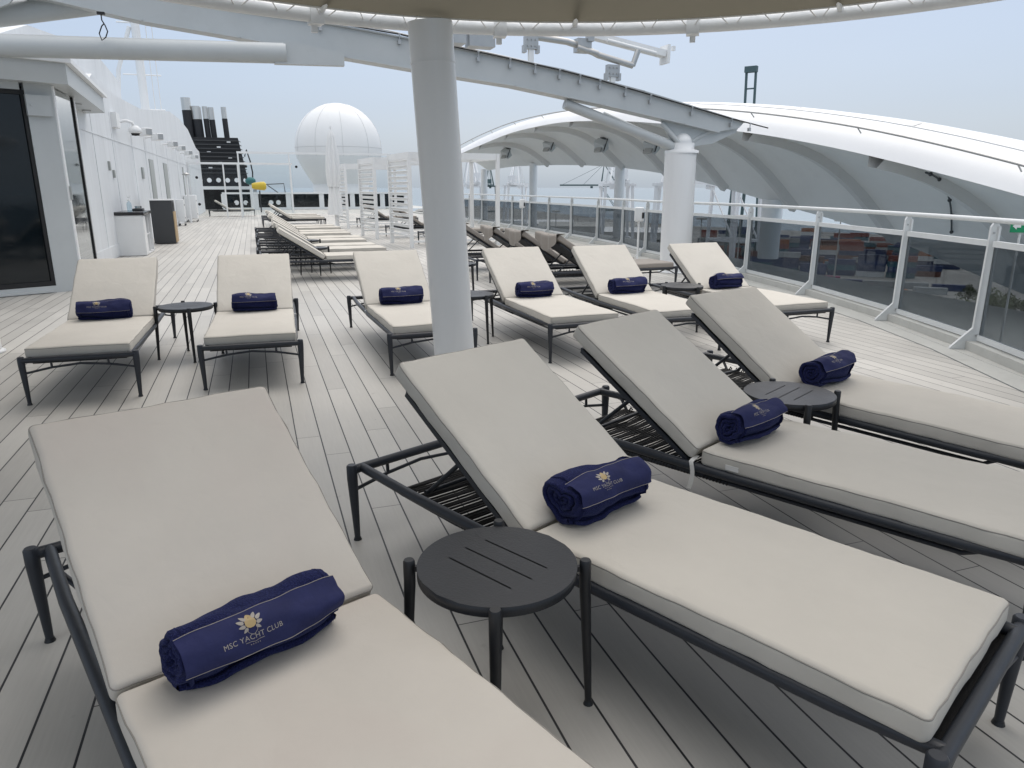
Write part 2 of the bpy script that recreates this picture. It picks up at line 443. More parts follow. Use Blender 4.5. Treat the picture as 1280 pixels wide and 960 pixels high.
mb = MB(); mb.add([(-9, 56.004, -.01), (13.4, 56.004, -.01), (13.4, 76, -.01), (-9, 76, -.01)], [(0, 1, 2, 3)]); struct('aft_deck', mb, M['gutter'])  # far deck floor, added to bounce light onto the radome's underside
outer = offset_line(RE, -.16)
mb = MB()
for i in range(len(inner) - 1):
    a, b, c, d = inner[i], outer[i], outer[i + 1], inner[i + 1]
    mb.add([(*a, .002), (*b, .002), (*c, .002), (*d, .002)], [(0, 1, 2, 3)])
struct('waterway', mb, M['gutter'])
mb = MB(); il = offset_line(RE, .423); ir = offset_line(RE, .417)
for i in range(len(il) - 1):
    mb.add([(*il[i], .006), (*ir[i], .006), (*ir[i + 1], .006), (*il[i + 1], .006)], [(0, 1, 2, 3)])
struct('deck_edge_seam', mb, M['charcoal'])
mb = MB(); k0 = offset_line(RE, .10); k1 = offset_line(RE, -.10)
for i in range(len(k0) - 1):
    a, b, c, d = k0[i], k1[i], k1[i + 1], k0[i + 1]
    vs = [(*p, z) for z in (.003, .085) for p in (a, b, c, d)]
    mb.add(vs, [(4, 5, 6, 7), (0, 3, 7, 4), (1, 2, 6, 5)])
struct('rail_kerb', mb, M['gutter'])
# ledge outside the rail and the hull side below
led = [(7.2, -3), (9.6, 2), (11.0, 7.8), (11.5, 12.7), (12.2, 17.2), (13.2, 24), (13.4, 44), (13.4, 58)]
mb = MB(); lo = [(lerp_tab([(q[1], q[0]) for q in RE], p[1]) - .05, p[1]) for p in led]
for i in range(len(led) - 1):
    mb.add([(*lo[i], -.30), (*led[i], -.30), (*led[i + 1], -.30), (*lo[i + 1], -.30)], [(0, 1, 2, 3)])
    mb.add([(*led[i], -.30), (*led[i + 1], -.30), (*led[i + 1], -38), (*led[i], -38)], [(0, 1, 2, 3)])
    mb.add([(*lo[i], -.30), (*lo[i + 1], -.30), (*lo[i + 1], .004), (*lo[i], .004)], [(0, 1, 2, 3)])
struct('outer_ledge', mb, M['ledge'])

# ------------------------------------------------------------------ railing
rail = thing('deck_railing', 'curved white deck railing with smoked glass panels and round handrail along the ship side', 'railing', (RAIL[2][0], RAIL[2][1], 0))
ox, oy = RAIL[2]
def rl(p, z): return (p[0] - ox, p[1] - oy, z)
def smooth_path(pts, k=6):
    out = []
    P = [Vector(p) for p in pts]
    for i in range(len(P) - 1):
        p0, p1, p2, p3 = P[max(i - 1, 0)], P[i], P[i + 1], P[min(i + 2, len(P) - 1)]
        for j in range(k):
            t = j / k
            out.append(.5 * ((2 * p1) + (p2 - p0) * t + (2 * p0 - 5 * p1 + 4 * p2 - p3) * t * t + (3 * p1 - p0 - 3 * p2 + p3) * t ** 3))
    out.append(P[-1]); return out
hp = [rl(p, 1.235) for p in smooth_path(RAIL)]
MB().tube(hp, .026, 12).build('handrail', M['rail'], rail)
for i, p in enumerate(RAIL):
    a = Vector(RAIL[max(i - 1, 0)]); b = Vector(RAIL[min(i + 1, len(RAIL) - 1)])
    t = (b - a).normalized(); n = Vector((-t.y, t.x)); ang = math.atan2(n.y, n.x)
    m = MB()
    # flat plate post, wider towards its splayed foot
    prof = [(-.045, 0), (.24, 0), (.235, .02), (.05, .21), (.04, 1.17), (.022, 1.205), (-.022, 1.205), (-.04, 1.17)]
    for sy in (-.017, .017):
        pass
    pts = []
    for yy in (-.015, .015):
        for q in prof:
            pts.append((p[0] - ox + n.x * q[0] + t.x * yy, p[1] - oy + n.y * q[0] + t.y * yy, q[1] + .004))
    k = len(prof)
    m.add(pts, [tuple(range(k - 1, -1, -1)), tuple(range(k, 2 * k))] + [(j, (j + 1) % k, k + (j + 1) % k, k + j) for j in range(k)])
    # side flange makes the post a T
    c = Vector((p[0] - ox, p[1] - oy, .62)); m.box(c - Vector((n.x, n.y, 0)) * .028, (.018, .075, 1.12), rz=ang)
    po = m.build('post', M['rail'], rail)
    bo = MB()
    for z in (.14, 1.12):
        q = Vector((p[0] - ox + n.x * .012, p[1] - oy + n.y * .012, z)); tt = Vector((t.x, t.y, 0))
        bo.cyl(q - tt * .024, q + tt * .024, .011, n=8)
    bo.build('bolt', M['steel'], po)
for i in range(len(RAIL) - 1):
    a, b = Vector(RAIL[i]), Vector(RAIL[i + 1]); t = (b - a).normalized(); a2, b2 = a + t * .05, b - t * .05
    MB().bar(rl(a2, 1.02), rl(b2, 1.02), .045, .055).build('upper_rail', M['rail'], rail)
    MB().bar(rl(a2, .125), rl(b2, .125), .045, .05).build('lower_rail', M['rail'], rail)
    MB().bar(rl(a2, .572), rl(b2, .572), .010, .84).build('glass_panel', M['tint'], rail)

# ------------------------------------------------------------------ lounger
W, L, H, YH, BL, CW, T = .739, 2.333, .357, 1.069, .854, .691, .059
BA = R(33.0)
TH = .078
def cush_fn(lx, ly, seed):
    def fn(q):
        u = q.x / (lx / 2); v = q.y / (ly / 2)
        top = 1 if q.z > 0 else 0
        crown = .007 * (1 - u * u) * (1 - v * v)
        w = noise.noise(Vector((q.x * 3.1 + seed, q.y * 3.1, seed * 2.3))) * .004 + noise.noise(Vector((q.x * 8 + seed, q.y * 5, seed))) * .0022
        e = max(abs(u), abs(v)) ** 6
        w2 = noise.noise(Vector((q.x * 14 + seed, q.y * 14, q.z * 9))) * .0035 * e
        q = q.copy(); q.z += top * (crown + w) + w2 * .5
        # side puckers
        if abs(v) > .93: q.y += math.copysign(1, v) * (noise.noise(Vector((q.x * 13 + q.z * 30, seed, q.z * 22))) * .0055)
        if abs(u) > .97: q.x += math.copysign(1, u) * (noise.noise(Vector((q.y * 13 + q.z * 30, seed, q.z * 22))) * .005)
        return q
    return fn
def cushion(lx, ly, th, seed):
    return rounded_box((lx, ly, th), .021, 4, max(2, int(lx / .05)), max(2, int(ly / .05)), cush_fn(lx, ly, seed))
def seam_loop(lx, ly, th, seed, r=.0026):
    f = cush_fn(lx, ly, seed); pts = []; hx, hy, z = lx / 2, ly / 2, th / 2 - .0105; rr = .021; c_ = rr * .16
    def P(x, y): pts.append(f(Vector((x, y, z))))
    cor = [(hx, hy, 0), (-hx, hy, 90), (-hx, -hy, 180), (hx, -hy, 270)]
    for k, (cx, cy, a0) in enumerate(cor):
        sx, sy = math.copysign(1, cx), math.copysign(1, cy)
        for q in range(5):
            a = R(a0 + q * 22.5); P(cx - sx * rr + (rr - .003) * math.cos(a), cy - sy * rr + (rr - .003) * math.sin(a))
        nx_, ny_, _ = cor[(k + 1) % 4]
        a = R(a0 + 90); x0, y0 = cx - sx * rr + (rr - .003) * math.cos(a), cy - sy * rr + (rr - .003) * math.sin(a)
        s2x, s2y = math.copysign(1, nx_), math.copysign(1, ny_)
        x1, y1 = nx_ - s2x * rr + (rr - .003) * math.cos(a), ny_ - s2y * rr + (rr - .003) * math.sin(a)
        n = max(6, int(math.hypot(x1 - x0, y1 - y0) / .03))
        for q in range(1, n): P(x0 + (x1 - x0) * q / n, y0 + (y1 - y0) * q / n)
    return MB().tube(pts, r, 6, closed=True)

def make_lounger(name, label, group, loc, rz, fab, cat='sun lounger', ropes=True, detail=True):
    t = thing(name, label, cat, loc, rz, group)
    zf = H - .024; ry = W / 2 - .052
    f = MB()
    f.tube([(0, -W / 2, zf), (0, W / 2, zf)], .0205, 14); f.tube([(L, -W / 2, zf), (L, W / 2, zf)], .0205, 14)
    for s in (-1, 1):
        f.tube([(.0, s * ry, zf), (.12, s * (ry + .006), zf), (.4, s * (ry + .018), zf - .004), (1.2, s * (ry + .026), zf - .008), (L - .25, s * (ry + .018), zf - .004), (L, s * ry, zf)], .0205, 14)
        f.tube([(.16, s * (ry + .002), zf - .01), (.24, s * (ry - .045), zf - .065), (.6, s * (ry - .035), zf - .07), (L - .24, s * (ry - .045), zf - .065), (L - .16, s * (ry + .002), zf - .01)], .010, 8)
        f.box((YH - .05, s * (ry + .012), zf - .03), (.14, .018, .03))
    f.build('frame', M['metal'], t)
    for x in (0, L):
        m = MB(); sx = 1 if x == 0 else -1
        m.tube([(x, -W / 2 + .01, zf - .095), (x + sx * .004, -W / 4, zf - .062), (x + sx * .005, 0, zf - .045), (x + sx * .004, W / 4, zf - .062), (x, W / 2 - .01, zf - .095)], .0085, 8)
        for s in (-1, 1): m.tube([(x, s * W / 4, zf), (x + sx * .004, s * W / 4, zf - .062)], .008, 8)
        m.build('stretcher', M['metal'], t)
    for x in (0, L):
        for s in (-1, 1):
            lg = MB(); sx = -1 if x == 0 else 1
            lg.tube([(x - sx * .004, s * (W / 2 + .002), H + .003), (x - sx * .004, s * (W / 2 + .002), H - .004), (x - sx * .004, s * (W / 2 + .002), H - .06), (x - sx * .008, s * (W / 2 - .004), .012)],
                    .02, 16, rf=lambda q: (.018 if q < .1 else (.0235 if q < .7 else .013)))
            lo = lg.build('leg', M['metal'], t)
            MB().cyl((x - sx * .008, s * (W / 2 - .004), .014), (x - sx * .008, s * (W / 2 - .004), .0), .014, .0185, 14).build('foot_pad', M['black'], lo)
    rp = MB()
    zr = zf - .062
    if ropes:
        x = .24
        while x < YH + .12:
            y0 = ry - .045 - .035 * max(0, min(1, (.62 - x) / .3))
            z1 = .004 * math.sin(x * 90)
            rp.tube([(x, -y0 - .02, zr - .012), (x + .003, -y0, zr + .012 + z1), (x, -y0 * .4, zr + .004 + z1), (x + .004, y0 * .4, zr + .004 - z1), (x, y0, zr + .012), (x, y0 + .02, zr - .012)], .0048, 5, caps=False)
            x += .0165
        for s in (-1, 1):
            rp.tube([(.22, s * (ry - .045), zr), (YH + .15, s * (ry - .045), zr)], .010, 8)
            xx = .26
            while xx < .9:
                rp.tube([(xx, s * (ry - .05), zr + .01), (xx + .004, s * (ry - .045), zr + .028), (xx + .012, s * (ry - .04), zr + .012)], .0055, 5); xx += .05
        rp.tube([(.22, -ry + .045, zr), (.22, ry - .045, zr)], .010, 8)
    rp.box(((YH + L) / 2 + .04, 0, H - .045), (L - YH - .12, CW - .08, .022))
    rp.build('rope_base', M['rope'], t)
    # seat cushion
    sl = L - YH - .035
    vs, fs = cushion(sl, CW, TH, loc[0] + loc[1])
    c = MB(); c.add(vs, fs, True)
    so = c.build('seat_cushion', fab, t, (YH + sl / 2 + .003, 0, H + T - TH / 2))
    if detail:
        seam_loop(sl, CW, TH, loc[0] + loc[1]).build('piping', M['piping'], so)
    # back cushion: hinge line at (YH, zt)
    vs, fs = cushion(BL, CW, TH, loc[0] * 2 + 5)
    c = MB(); c.add(vs, fs, True); bo = c.build('back_cushion', fab, t)
    dirv = Vector((-math.cos(BA), 0, math.sin(BA))); nrm = Vector((math.sin(BA), 0, math.cos(BA)))
    ctr = Vector((YH - .004, 0, H + T)) + dirv * (BL / 2) - nrm * (TH / 2)
    bo.location = ctr; bo.rotation_euler = (0, BA, 0)
    if detail:
        seam_loop(BL, CW, TH, loc[0] * 2 + 5).build('piping', M['piping'], bo)
    # back frame under the cushion and its prop
    f = MB()
    o = Vector((YH - .02, 0, H + T)) - nrm * (TH + .016)
    for s in (-1, 1):
        f.bar(o + Vector((0, s * (CW / 2 - .03), 0)), o + dirv * (BL - .10) + Vector((0, s * (CW / 2 - .03), 0)), .022, .022, up=nrm)
    f.bar(o + dirv * (BL - .10) + Vector((0, -CW / 2 + .03, 0)), o + dirv * (BL - .10) + Vector((0, CW / 2 - .03, 0)), .022, .022)
    f.bar(o + dirv * .42 + Vector((0, -CW / 2 + .03, 0)), o + dirv * .42 + Vector((0, CW / 2 - .03, 0)), .018, .018)
    f.box(tuple(o + dirv * (BL * .47)), (BL - .16, CW - .09, .008), mat=Matrix.Rotation(BA, 3, 'Y'))
    f.build('back_frame', M['metal'], t)
    pr = MB()
    for s in (-1, 1):
        pr.tube([tuple(o + dirv * .42 + Vector((0, s * .20, 0))), (.36, s * .22, zr + .03)], .010, 8)
    pr.tube([(.36, -.24, zr + .03), (.36, .24, zr + .03)], .010, 8)
    pr.build('prop', M['metal'], t)
    return t

fronts = {
 '1': (-0.466, 2.748, -68.9), '2': (0.643, 3.179, -65.2), '3': (1.609, 3.672, -63.7), '4': (2.769, 4.362, -71.8),
 'A': (-1.267, 8.228, -90.8), 'B': (-0.019, 8.237, -92.3), 'C': (1.293, 8.227, -88.7), 'D': (2.711, 8.206, -88.4),
 'E': (3.808, 8.153, -90.1), 'F': (5.039, 8.108, -88.8)}
labels = {
 '1': 'cream lounger nearest the camera, at lower left, cut off by the bottom edge',
 '2': 'cream lounger in the foreground just right of the nearest round black table',
 '3': 'cream front row lounger with a tie strap hanging at its hinge',
 '4': 'cream front row lounger closest to the glass railing, fourth from the left',
 'A': 'cream lounger facing the camera beside the dark cabin window, leftmost of the second row',
 'B': 'cream lounger facing the camera right of the small table in front of the walkway',
 'C': 'cream lounger in the second row partly hidden behind the big white column',
 'D': 'bright cream second row lounger immediately right of the big white column',
 'E': 'bright cream lounger, middle of the three second row ones right of the column',
 'F': 'bright cream second row lounger closest to the smoked glass railing'}
G1 = 'cream sun loungers with navy towels'
proto = make_lounger('sun_lounger', labels['1'], G1, (fronts['1'][0], fronts['1'][1], 0), R(fronts['1'][2]), M['fabric_p'])
LG = {'1': proto}
base = None
for k in '234ABCDEF':
    x, y, a = fronts[k]
    if base is None:
        base = make_lounger('sun_lounger', labels[k], G1, (x, y, 0), R(a), M['fabric']); o = base
    else:
        o = copy_tree(base); o.location = (x, y, 0); o.rotation_euler.z = R(a)
    tag(o, labels[k], 'sun lounger', G1); LG[k] = o
# ties
def strap(lg, side, drop, x=YH - .03):
    zf = H - .024; y = side * (W / 2 - .03)
    def fn(u, v):
        s = v
        if s < .4: p = (x, y - side * .03 + side * .052 * (s / .4), zf + .035 - .01 * (s / .4))
        else: p = (x + .01 * math.sin((s - .4) * 6), y + side * (.024 - .004 * (s - .4)), zf + .02 - (s - .4) / .6 * drop)
        return (p[0] + (u - .5) * .022, p[1], p[2])
    MB().grid(fn, 2, 10).build('tie_strap', M['cord'], lg)
MB().box((YH + .16, -CW / 2 - .006, H + .012), (.06, .003, .022)).build('care_tag', M['cord'], LG['3'])
rv = random.Random(21)
def loosen(o):
    for c in o.children:
        if c.name.startswith('seat_cushion'): c.rotation_euler.z = R(rv.uniform(-.6, .6)); c.location.y = rv.uniform(-.007, .007)
        elif c.name.startswith('back_cushion'): c.rotation_euler.z = R(rv.uniform(-.5, .5)); c.location.y = rv.uniform(-.008, .008)
for k in '34ABCDEF': loosen(LG[k])
strap(LG['3'], -1, .13); strap(LG['2'], 1, .06); strap(LG['C'], -1, .05); strap(LG['B'], 1, .05)
lp = MB()
if False: lp.tube([(.30 + .05 * math.cos(a), -W / 2 + .03 - .03 * math.sin(a), .62 + .05 * math.sin(a * 1.0)) for a in [i * .4 for i in range(9)]], .0022, 5)


# ------------------------------------------------------------------ rolled towels
TR = .083; TLn = .41; LUMP = 1.0
def tow_r(th):  # outer radius by angle, a little flattened and lumpy
    return TR * (1 + .03 * math.cos(2 * th + .6) + .02 * math.sin(3 * th))
def tow_pt(th, s, extra=0.0, seed=0.0):
    r = tow_r(th) + extra
    k = noise.noise(Vector((s * 6, math.cos(th) * 1.4 + seed, math.sin(th) * 1.4))) * .010 * LUMP + noise.noise(Vector((s * 17, math.cos(th) * 3 + seed, math.sin(th) * 3))) * .004 * LUMP
    k += .003 * LUMP * math.sin(s * 15 + th * 2 + seed)
    taper = -.012 * abs(2 * s / TLn) ** 4
    r += k + taper
    return Vector((r * math.cos(th) * 1.03, s, r * math.sin(th) * .95))
def make_towel(seed, tr, tl, lump):
    global TR, TLn, LUMP
    TR, TLn, LUMP = tr, tl, lump
    t = thing('rolled_towel', 'x', 'towel', (0, 0, 0), 0, 'rolled navy towels on the loungers')
    m = MB(); turns = 3.6; n = 150; pitch = TR * .86 / turns; th0 = R(-68)
    ns = 26
    def rad(a):  # a = angle travelled from the outer edge inward
        return a / (2 * math.pi) * pitch
    def P(i, s, inn):
        a = i / n * turns * 2 * math.pi; th = th0 - a
        p = tow_pt(th, s, 0, seed); base = p.copy(); base.y = 0; rr = base.length
        sc = max(.004, rr - rad(a) - (pitch * .80 if inn else 0)) / rr
        wob = 1 + .05 * math.sin(a * 1.7 + seed) * min(1, a / 6)
        e = (i * .618 % 1 - .5) * .002 + .007 * math.sin(a * .9 + seed) * (1 if s > 0 else -1) * min(1, a / 5)
        return Vector((p.x * sc * wob, p.y + (e if abs(s) > TLn / 2 - .001 else 0), p.z * sc * wob))
    # outer skin of first turn and last, all layers as ribbon
    sl = [-TLn / 2 + TLn * j / ns for j in range(ns + 1)]
    cnt1 = int(n / turns) + 2
    vs = [P(i, s, False) for s in sl for i in range(cnt1 + 1)]; c1 = cnt1 + 1
    m.add(vs, [(j * c1 + i, j * c1 + i + 1, (j + 1) * c1 + i + 1, (j + 1) * c1 + i) for j in range(ns) for i in range(cnt1)], True)
    vs = [q for s in sl for q in (P(0, s, False), P(0, s, True) * .985, P(cnt1 + 1, s, False) * .99)]
    m.add(vs, [(j * 3 + i, j * 3 + i + 1, (j + 1) * 3 + i + 1, (j + 1) * 3 + i) for j in range(ns) for i in range(2)], True)
    # thick folded hem sagging along the lower front
    m.tube([tow_pt(th0 + .10 + .10 * math.sin(s * 14 + seed), s, -.004 + .003 * math.sin(s * 23 + seed), seed) for s in sl[1:-1]], .010, 8, rf=lambda q: .010 - .004 * abs(2 * q - 1) ** 3)
    for s, sg in ((-TLn / 2, -1), (TLn / 2, 1)):
        A = [P(i, s, False) for i in range(n + 1)]; B = [P(i, s, True) for i in range(n + 1)]
        MIDr = [(a + b) / 2 + Vector((0, sg * .005, 0)) for a, b in zip(A, B)]
        A2 = [a - Vector((0, sg * .02, 0)) for a in A]; B2 = [b - Vector((0, sg * .03, 0)) for b in B]
        k = n + 1
        m.add(A2 + A + MIDr + B + B2, [(r * k + i, r * k + i + 1, (r + 1) * k + i + 1, (r + 1) * k + i) for r in range(4) for i in range(n)], True)
    # backing disc deep inside the roll
    for s in (-TLn / 2 + .022, TLn / 2 - .022):
        ring = [tow_pt(2 * math.pi * i / 24, s, -.008, seed) for i in range(24)]
        m.add(ring, [tuple(range(24))])
    body = m.build('towel_roll', M['terry'], t)
    # printed band
    b0, b1 = R(-4), R(68)
    def bf(u, v):
        return tow_pt(b0 + (b1 - b0) * v, -TLn / 2 + TLn * u, .0022 , seed)
    bo = MB().grid(bf, 30, 12).build('towel_band', M['band'], t)
    st = MB()
    for a in (b0, b1):
        st.tube([tow_pt(a, -TLn / 2 + TLn * i / 30, .0028, seed) for i in range(31)], .0009, 5)
    for s in (-TLn / 2, TLn / 2):
        pass
    st.build('piping', M['silver'], bo)
    # emblem and lettering wrapped on the band
    s0 = -.045; arc = TR
    def wrap(x, y, e=.0034):  # x along the towel, y up the band (metres)
        return tow_pt(R(33) + y / arc, s0 + x, e, seed)
    em = MB(); em2 = MB(); ES = 1.38
    def petal(m, cx, cy, ang, l, w, pts=10):
        out = []
        for i in range(pts):
            tt = 2 * math.pi * i / pts
            px = math.cos(tt) * w * (1 - .45 * math.sin(tt)); py = math.sin(tt) * l
            c_, s_ = math.cos(ang), math.sin(ang)
            out.append(wrap(ES * (cx + px * c_ - py * s_), ES * (cy + px * s_ + py * c_) - .004))
        m.add([wrap(ES * cx, ES * cy - .004)] + out, [(0, i + 1, (i + 1) % pts + 1) for i in range(pts)])
    petal(em, 0, .017, 0, .0115, .0085, 14)
    for sg in (-1, 1):
        petal(em2, sg * .0095, .0235, -sg * .65, .0062, .003)
        petal(em2, sg * .0155, .0185, -sg * 1.0, .0062, .003)
        petal(em2, sg * .0145, .0105, -sg * 1.5, .0055, .0028)
        petal(em2, sg * .0105, .0040, -sg * 2.2, .0048, .0025)
    em.build('emblem', M['gold'], bo)
    em3 = MB()
    em3.tube([wrap(x * ES, y * ES - .004, .0036) for x, y in ((-.0085, .006), (-.0075, .000), (-.004, -.003), (0, -.0055), (.004, -.003), (.0075, .000), (.0085, .006))], .0006, 4)
    em3.tube([wrap(x, y, .0036) for x, y in ((-.022, -.0245), (-.008, -.0245), (0, -.0268), (.008, -.0245), (.022, -.0245))], .0005, 4)
    em2.v += em3.v if False else []
    for f_, s_ in zip(em3.f, em3.sm): em2.f.append([i + len(em2.v) for i in f_]); em2.sm.append(s_); em2.mi.append(0)
    em2.v += em3.v
    for i in range(5):
        cx, cy = (i - 2) * .0052, -.0315
        pts = []
        for q in range(10):
            a = math.pi / 2 + q * math.pi / 5; rr = .0019 if q % 2 == 0 else .0009
            pts.append(wrap(cx + rr * math.cos(a), cy + rr * math.sin(a)))
        em2.add([wrap(cx, cy)] + pts, [(0, q + 1, (q + 1) % 10 + 1) for q in range(10)])
    em2.build('emblem_petals', M['silver'], bo)
    fc = bpy.data.curves.new('lettering', 'FONT'); fc.body = 'MSC YACHT CLUB'; fc.size = .0165; fc.align_x = 'CENTER'; fc.space_character = 1.08
    fc.resolution_u = 3
    fo = bpy.data.objects.new('lettering', fc); col.objects.link(fo)
    bpy.context.view_layer.update()
    me = bpy.data.meshes.new_from_object(fo.evaluated_get(bpy.context.evaluated_depsgraph_get()))
    bpy.data.objects.remove(fo); bpy.data.curves.remove(fc)
    for v in me.vertices:
        v.co = wrap(v.co.x, v.co.y - .0205, .0036)
    me.materials.clear(); me.materials.append(M['silver'])
    lo = bpy.data.objects.new('lettering', me); col.objects.link(lo); lo.parent = bo
    return t
tw = [make_towel(1.7, .085, .405, 1.7), make_towel(4.9, .100, .35, 1.8), make_towel(8.3, .090, .37, 1.5), make_towel(2.6, .094, .40, 1.5)]
# lounger: (lateral offset, yaw, roll, along offset)
tset = {'1': (-.03, 5, 0, .045), '2': (-.055, -6, 8, .03), '3': (-.05, -4, 18, .055), '4': (.0, 4, 20, .03), 'A': (-.03, 3, -2, 0.02),
        'B': (-.005, 2, 12, .02), 'C': (-.01, 3, 6, .02), 'D': (-.02, 0, -2, .01), 'E': (-.02, 6, 8, .02), 'F': (-.04, 4, 26, .02)}
tlab = {'1': 'large rolled navy towel on the nearest lounger, its gold lotus emblem clearly readable',
        '2': 'rolled navy towel on the lounger right of the nearest round black table',
        '3': 'rolled navy towel in front of the second round black table, on the third front lounger',
        '4': 'rolled navy towel on the front row lounger closest to the rail',
        'A': 'rolled navy towel on the second row lounger beside the dark cabin window',
        'B': 'rolled navy towel on the second row lounger in front of the walkway',
        'C': 'rolled navy towel immediately left of the big white column',
        'D': 'rolled navy towel on the first second row lounger right of the column',
        'E': 'rolled navy towel on the second lounger right of the column in the second row',
        'F': 'rolled navy towel half hidden behind a front row backrest, near the rail'}
for i, k in enumerate('123456ABCDEF'):
    if k not in fronts: continue
    lat, yaw, roll, al = tset[k]
    src = {'1': tw[0], '2': tw[1], '3': tw[2], '4': tw[3], 'A': tw[3], 'B': tw[2], 'C': tw[3], 'D': tw[2], 'E': tw[3], 'F': tw[2]}[k]
    o = src if (k in '1234') else copy_tree(src)
    x, y, a = fronts[k]; a = R(a)
    if k in 'ABCDEF': o.scale = (1.06, 1.03, 1.06)
    lx = YH + .3 * TR + al; lz = H + T + {'1': .08, '2': .092}.get(k, .086)
    o.location = (x + lx * math.cos(a) - lat * math.sin(a), y + lx * math.sin(a) + lat * math.cos(a), lz)
    o.rotation_euler = Euler((0, R(-roll), a + R(yaw)))
    tag(o, tlab[k], 'towel', 'rolled navy towels on the loungers')

# ------------------------------------------------------------------ round side tables
def make_table():
    t = thing('side_table', 'x', 'side table', (0, 0, 0), 0, 'round black side tables with four legs')
    r = .232; z = .482; th = .006
    # top with three slots: built as strips so the slots are real gaps
    m = MB(); slots = [(-.075, .125), (0, .135), (.075, .125)]; sw = .0028
    ys = [-r]
    def half(y): return math.sqrt(max(0, r * r - y * y))
    rows = []; step = .0166
    edges = sorted(set([round(-r + i * r / 20, 5) for i in range(41)] + [round(s + d, 5) for s, _ in slots for d in (-sw, sw)]))
    for y0, y1 in zip(edges[:-1], edges[1:]):
        cut = None
        for s, hl in slots:
            if y0 >= s - sw - 1e-5 and y1 <= s + sw + 1e-5: cut = hl
        a, b = half(y0), half(y1)
        if cut is None:
            m.add([(-a, y0, z), (a, y0, z), (b, y1, z), (-b, y1, z)], [(0, 1, 2, 3)])
        else:
            m.add([(-a, y0, z), (-cut, y0, z), (-cut, y1, z), (-b, y1, z)], [(0, 1, 2, 3)])
            m.add([(cut, y0, z), (a, y0, z), (b, y1, z), (cut, y1, z)], [(0, 1, 2, 3)])
    m.lathe([(r * .985, z), (r, z - .003), (r, z - .030), (r - .006, z - .034), (r - .012, z - .030), (r - .012, z - .008)], n=64)
    m.build('table_top', M['tabletop'], t)
    u = MB(); u.lathe([(.001, z - .022), (r - .012, z - .022)], n=48, smooth=False); u.build('under_pan', M['black'], t)
    for k in range(4):
        a = R(k * 90); d = Vector((math.cos(a), math.sin(a), 0))
        lg = MB(); lg.tube([d * (r + .024) + Vector((0, 0, z + .010)), d * (r + .024) + Vector((0, 0, z + .004)), d * (r + .024) + Vector((0, 0, z - .06)), d * (r + .045) + Vector((0, 0, .012))], .02, 16,
                           rf=lambda q: (.0145 if q < .1 else (.0175 if q < .7 else .0105)))
        lg.bar(d * (r - .004) + Vector((0, 0, z - .018)), d * (r + .02) + Vector((0, 0, z - .018)), .014, .016)
        lo = lg.build('leg', M['black'], t)
        MB().cyl(d * (r + .045) + Vector((0, 0, .014)), d * (r + .045), .0105, .0155, 12).build('foot_pad', M['black'], lo)
    return t
tab = make_table()
tpos = [(.578, 1.79, -19.2, -43, 'round black slatted side table between the two nearest loungers'),
        (2.60, 2.99, -19.2, 47, 'round black side table between the third and fourth front loungers'),
        (-.67, 7.22, 10, 0, 'round black side table between the two left loungers of the second row'),
        (2.03, 7.10, 20, 0, 'round black side table just right of the big white column'),
        (4.42, 6.95, 10, 0, 'round black side table between the two second row loungers nearest the rail'),
        (2.72, 10.1, 30, 0, 'small black side table behind the second row, right of the column'),
        (.98, 13.72, 12, 0, 'small black side table at the near end of the long lounger row'),
        (1.0, 15.75, 12, 0, 'dark side table tucked between loungers within the long row')]
for i, (x, y, a, sl, lb) in enumerate(tpos):
    o = tab if i == 0 else copy_tree(tab)
    o.location = (x, y, 0); o.rotation_euler.z = R(a)
    for c in o.children:
        if c.name.startswith('table_top'): c.rotation_euler.z = R(sl)
    tag(o, lb, 'side table', 'round black side tables with four legs')

# ------------------------------------------------------------------ long row of loungers facing the rail, further groups
row = []
ords = ['nearest', 'second', 'third', 'fourth', 'fifth', 'sixth', 'seventh', 'eighth', 'ninth']
for i, yy in enumerate((13.05, 14.45, 15.35, 16.9, 17.8, 19.5, 20.5, 22.3, 23.4)):
    o = copy_tree(base); o.location = (0.02 + .03 * math.sin(i * 2.1), yy, 0); o.rotation_euler.z = R(.6 * math.sin(i * 1.7))
    tag(o, 'cream lounger without towel in the long row along the walkway, %s from the camera' % ords[i], 'sun lounger', 'loungers in the long row along the walkway'); row.append(o); loosen(o)
for i, (x, y, a) in enumerate(((.3, 30.2, 0), (.3, 32.0, 0), (.3, 33.8, 0))):
    o = copy_tree(base); o.location = (x, y, 0); o.rotation_euler.z = R(a)
    tag(o, 'distant cream lounger before the tall glass windscreen, %s of three' % ('nearest', 'middle', 'farthest')[i], 'sun lounger', 'distant loungers before the glass screen')
o = copy_tree(base); o.location = (-2.3, 43.5, 0); o.rotation_euler.z = 0
tag(o, 'lone distant cream lounger behind the glass screen near the black funnel', 'sun lounger')

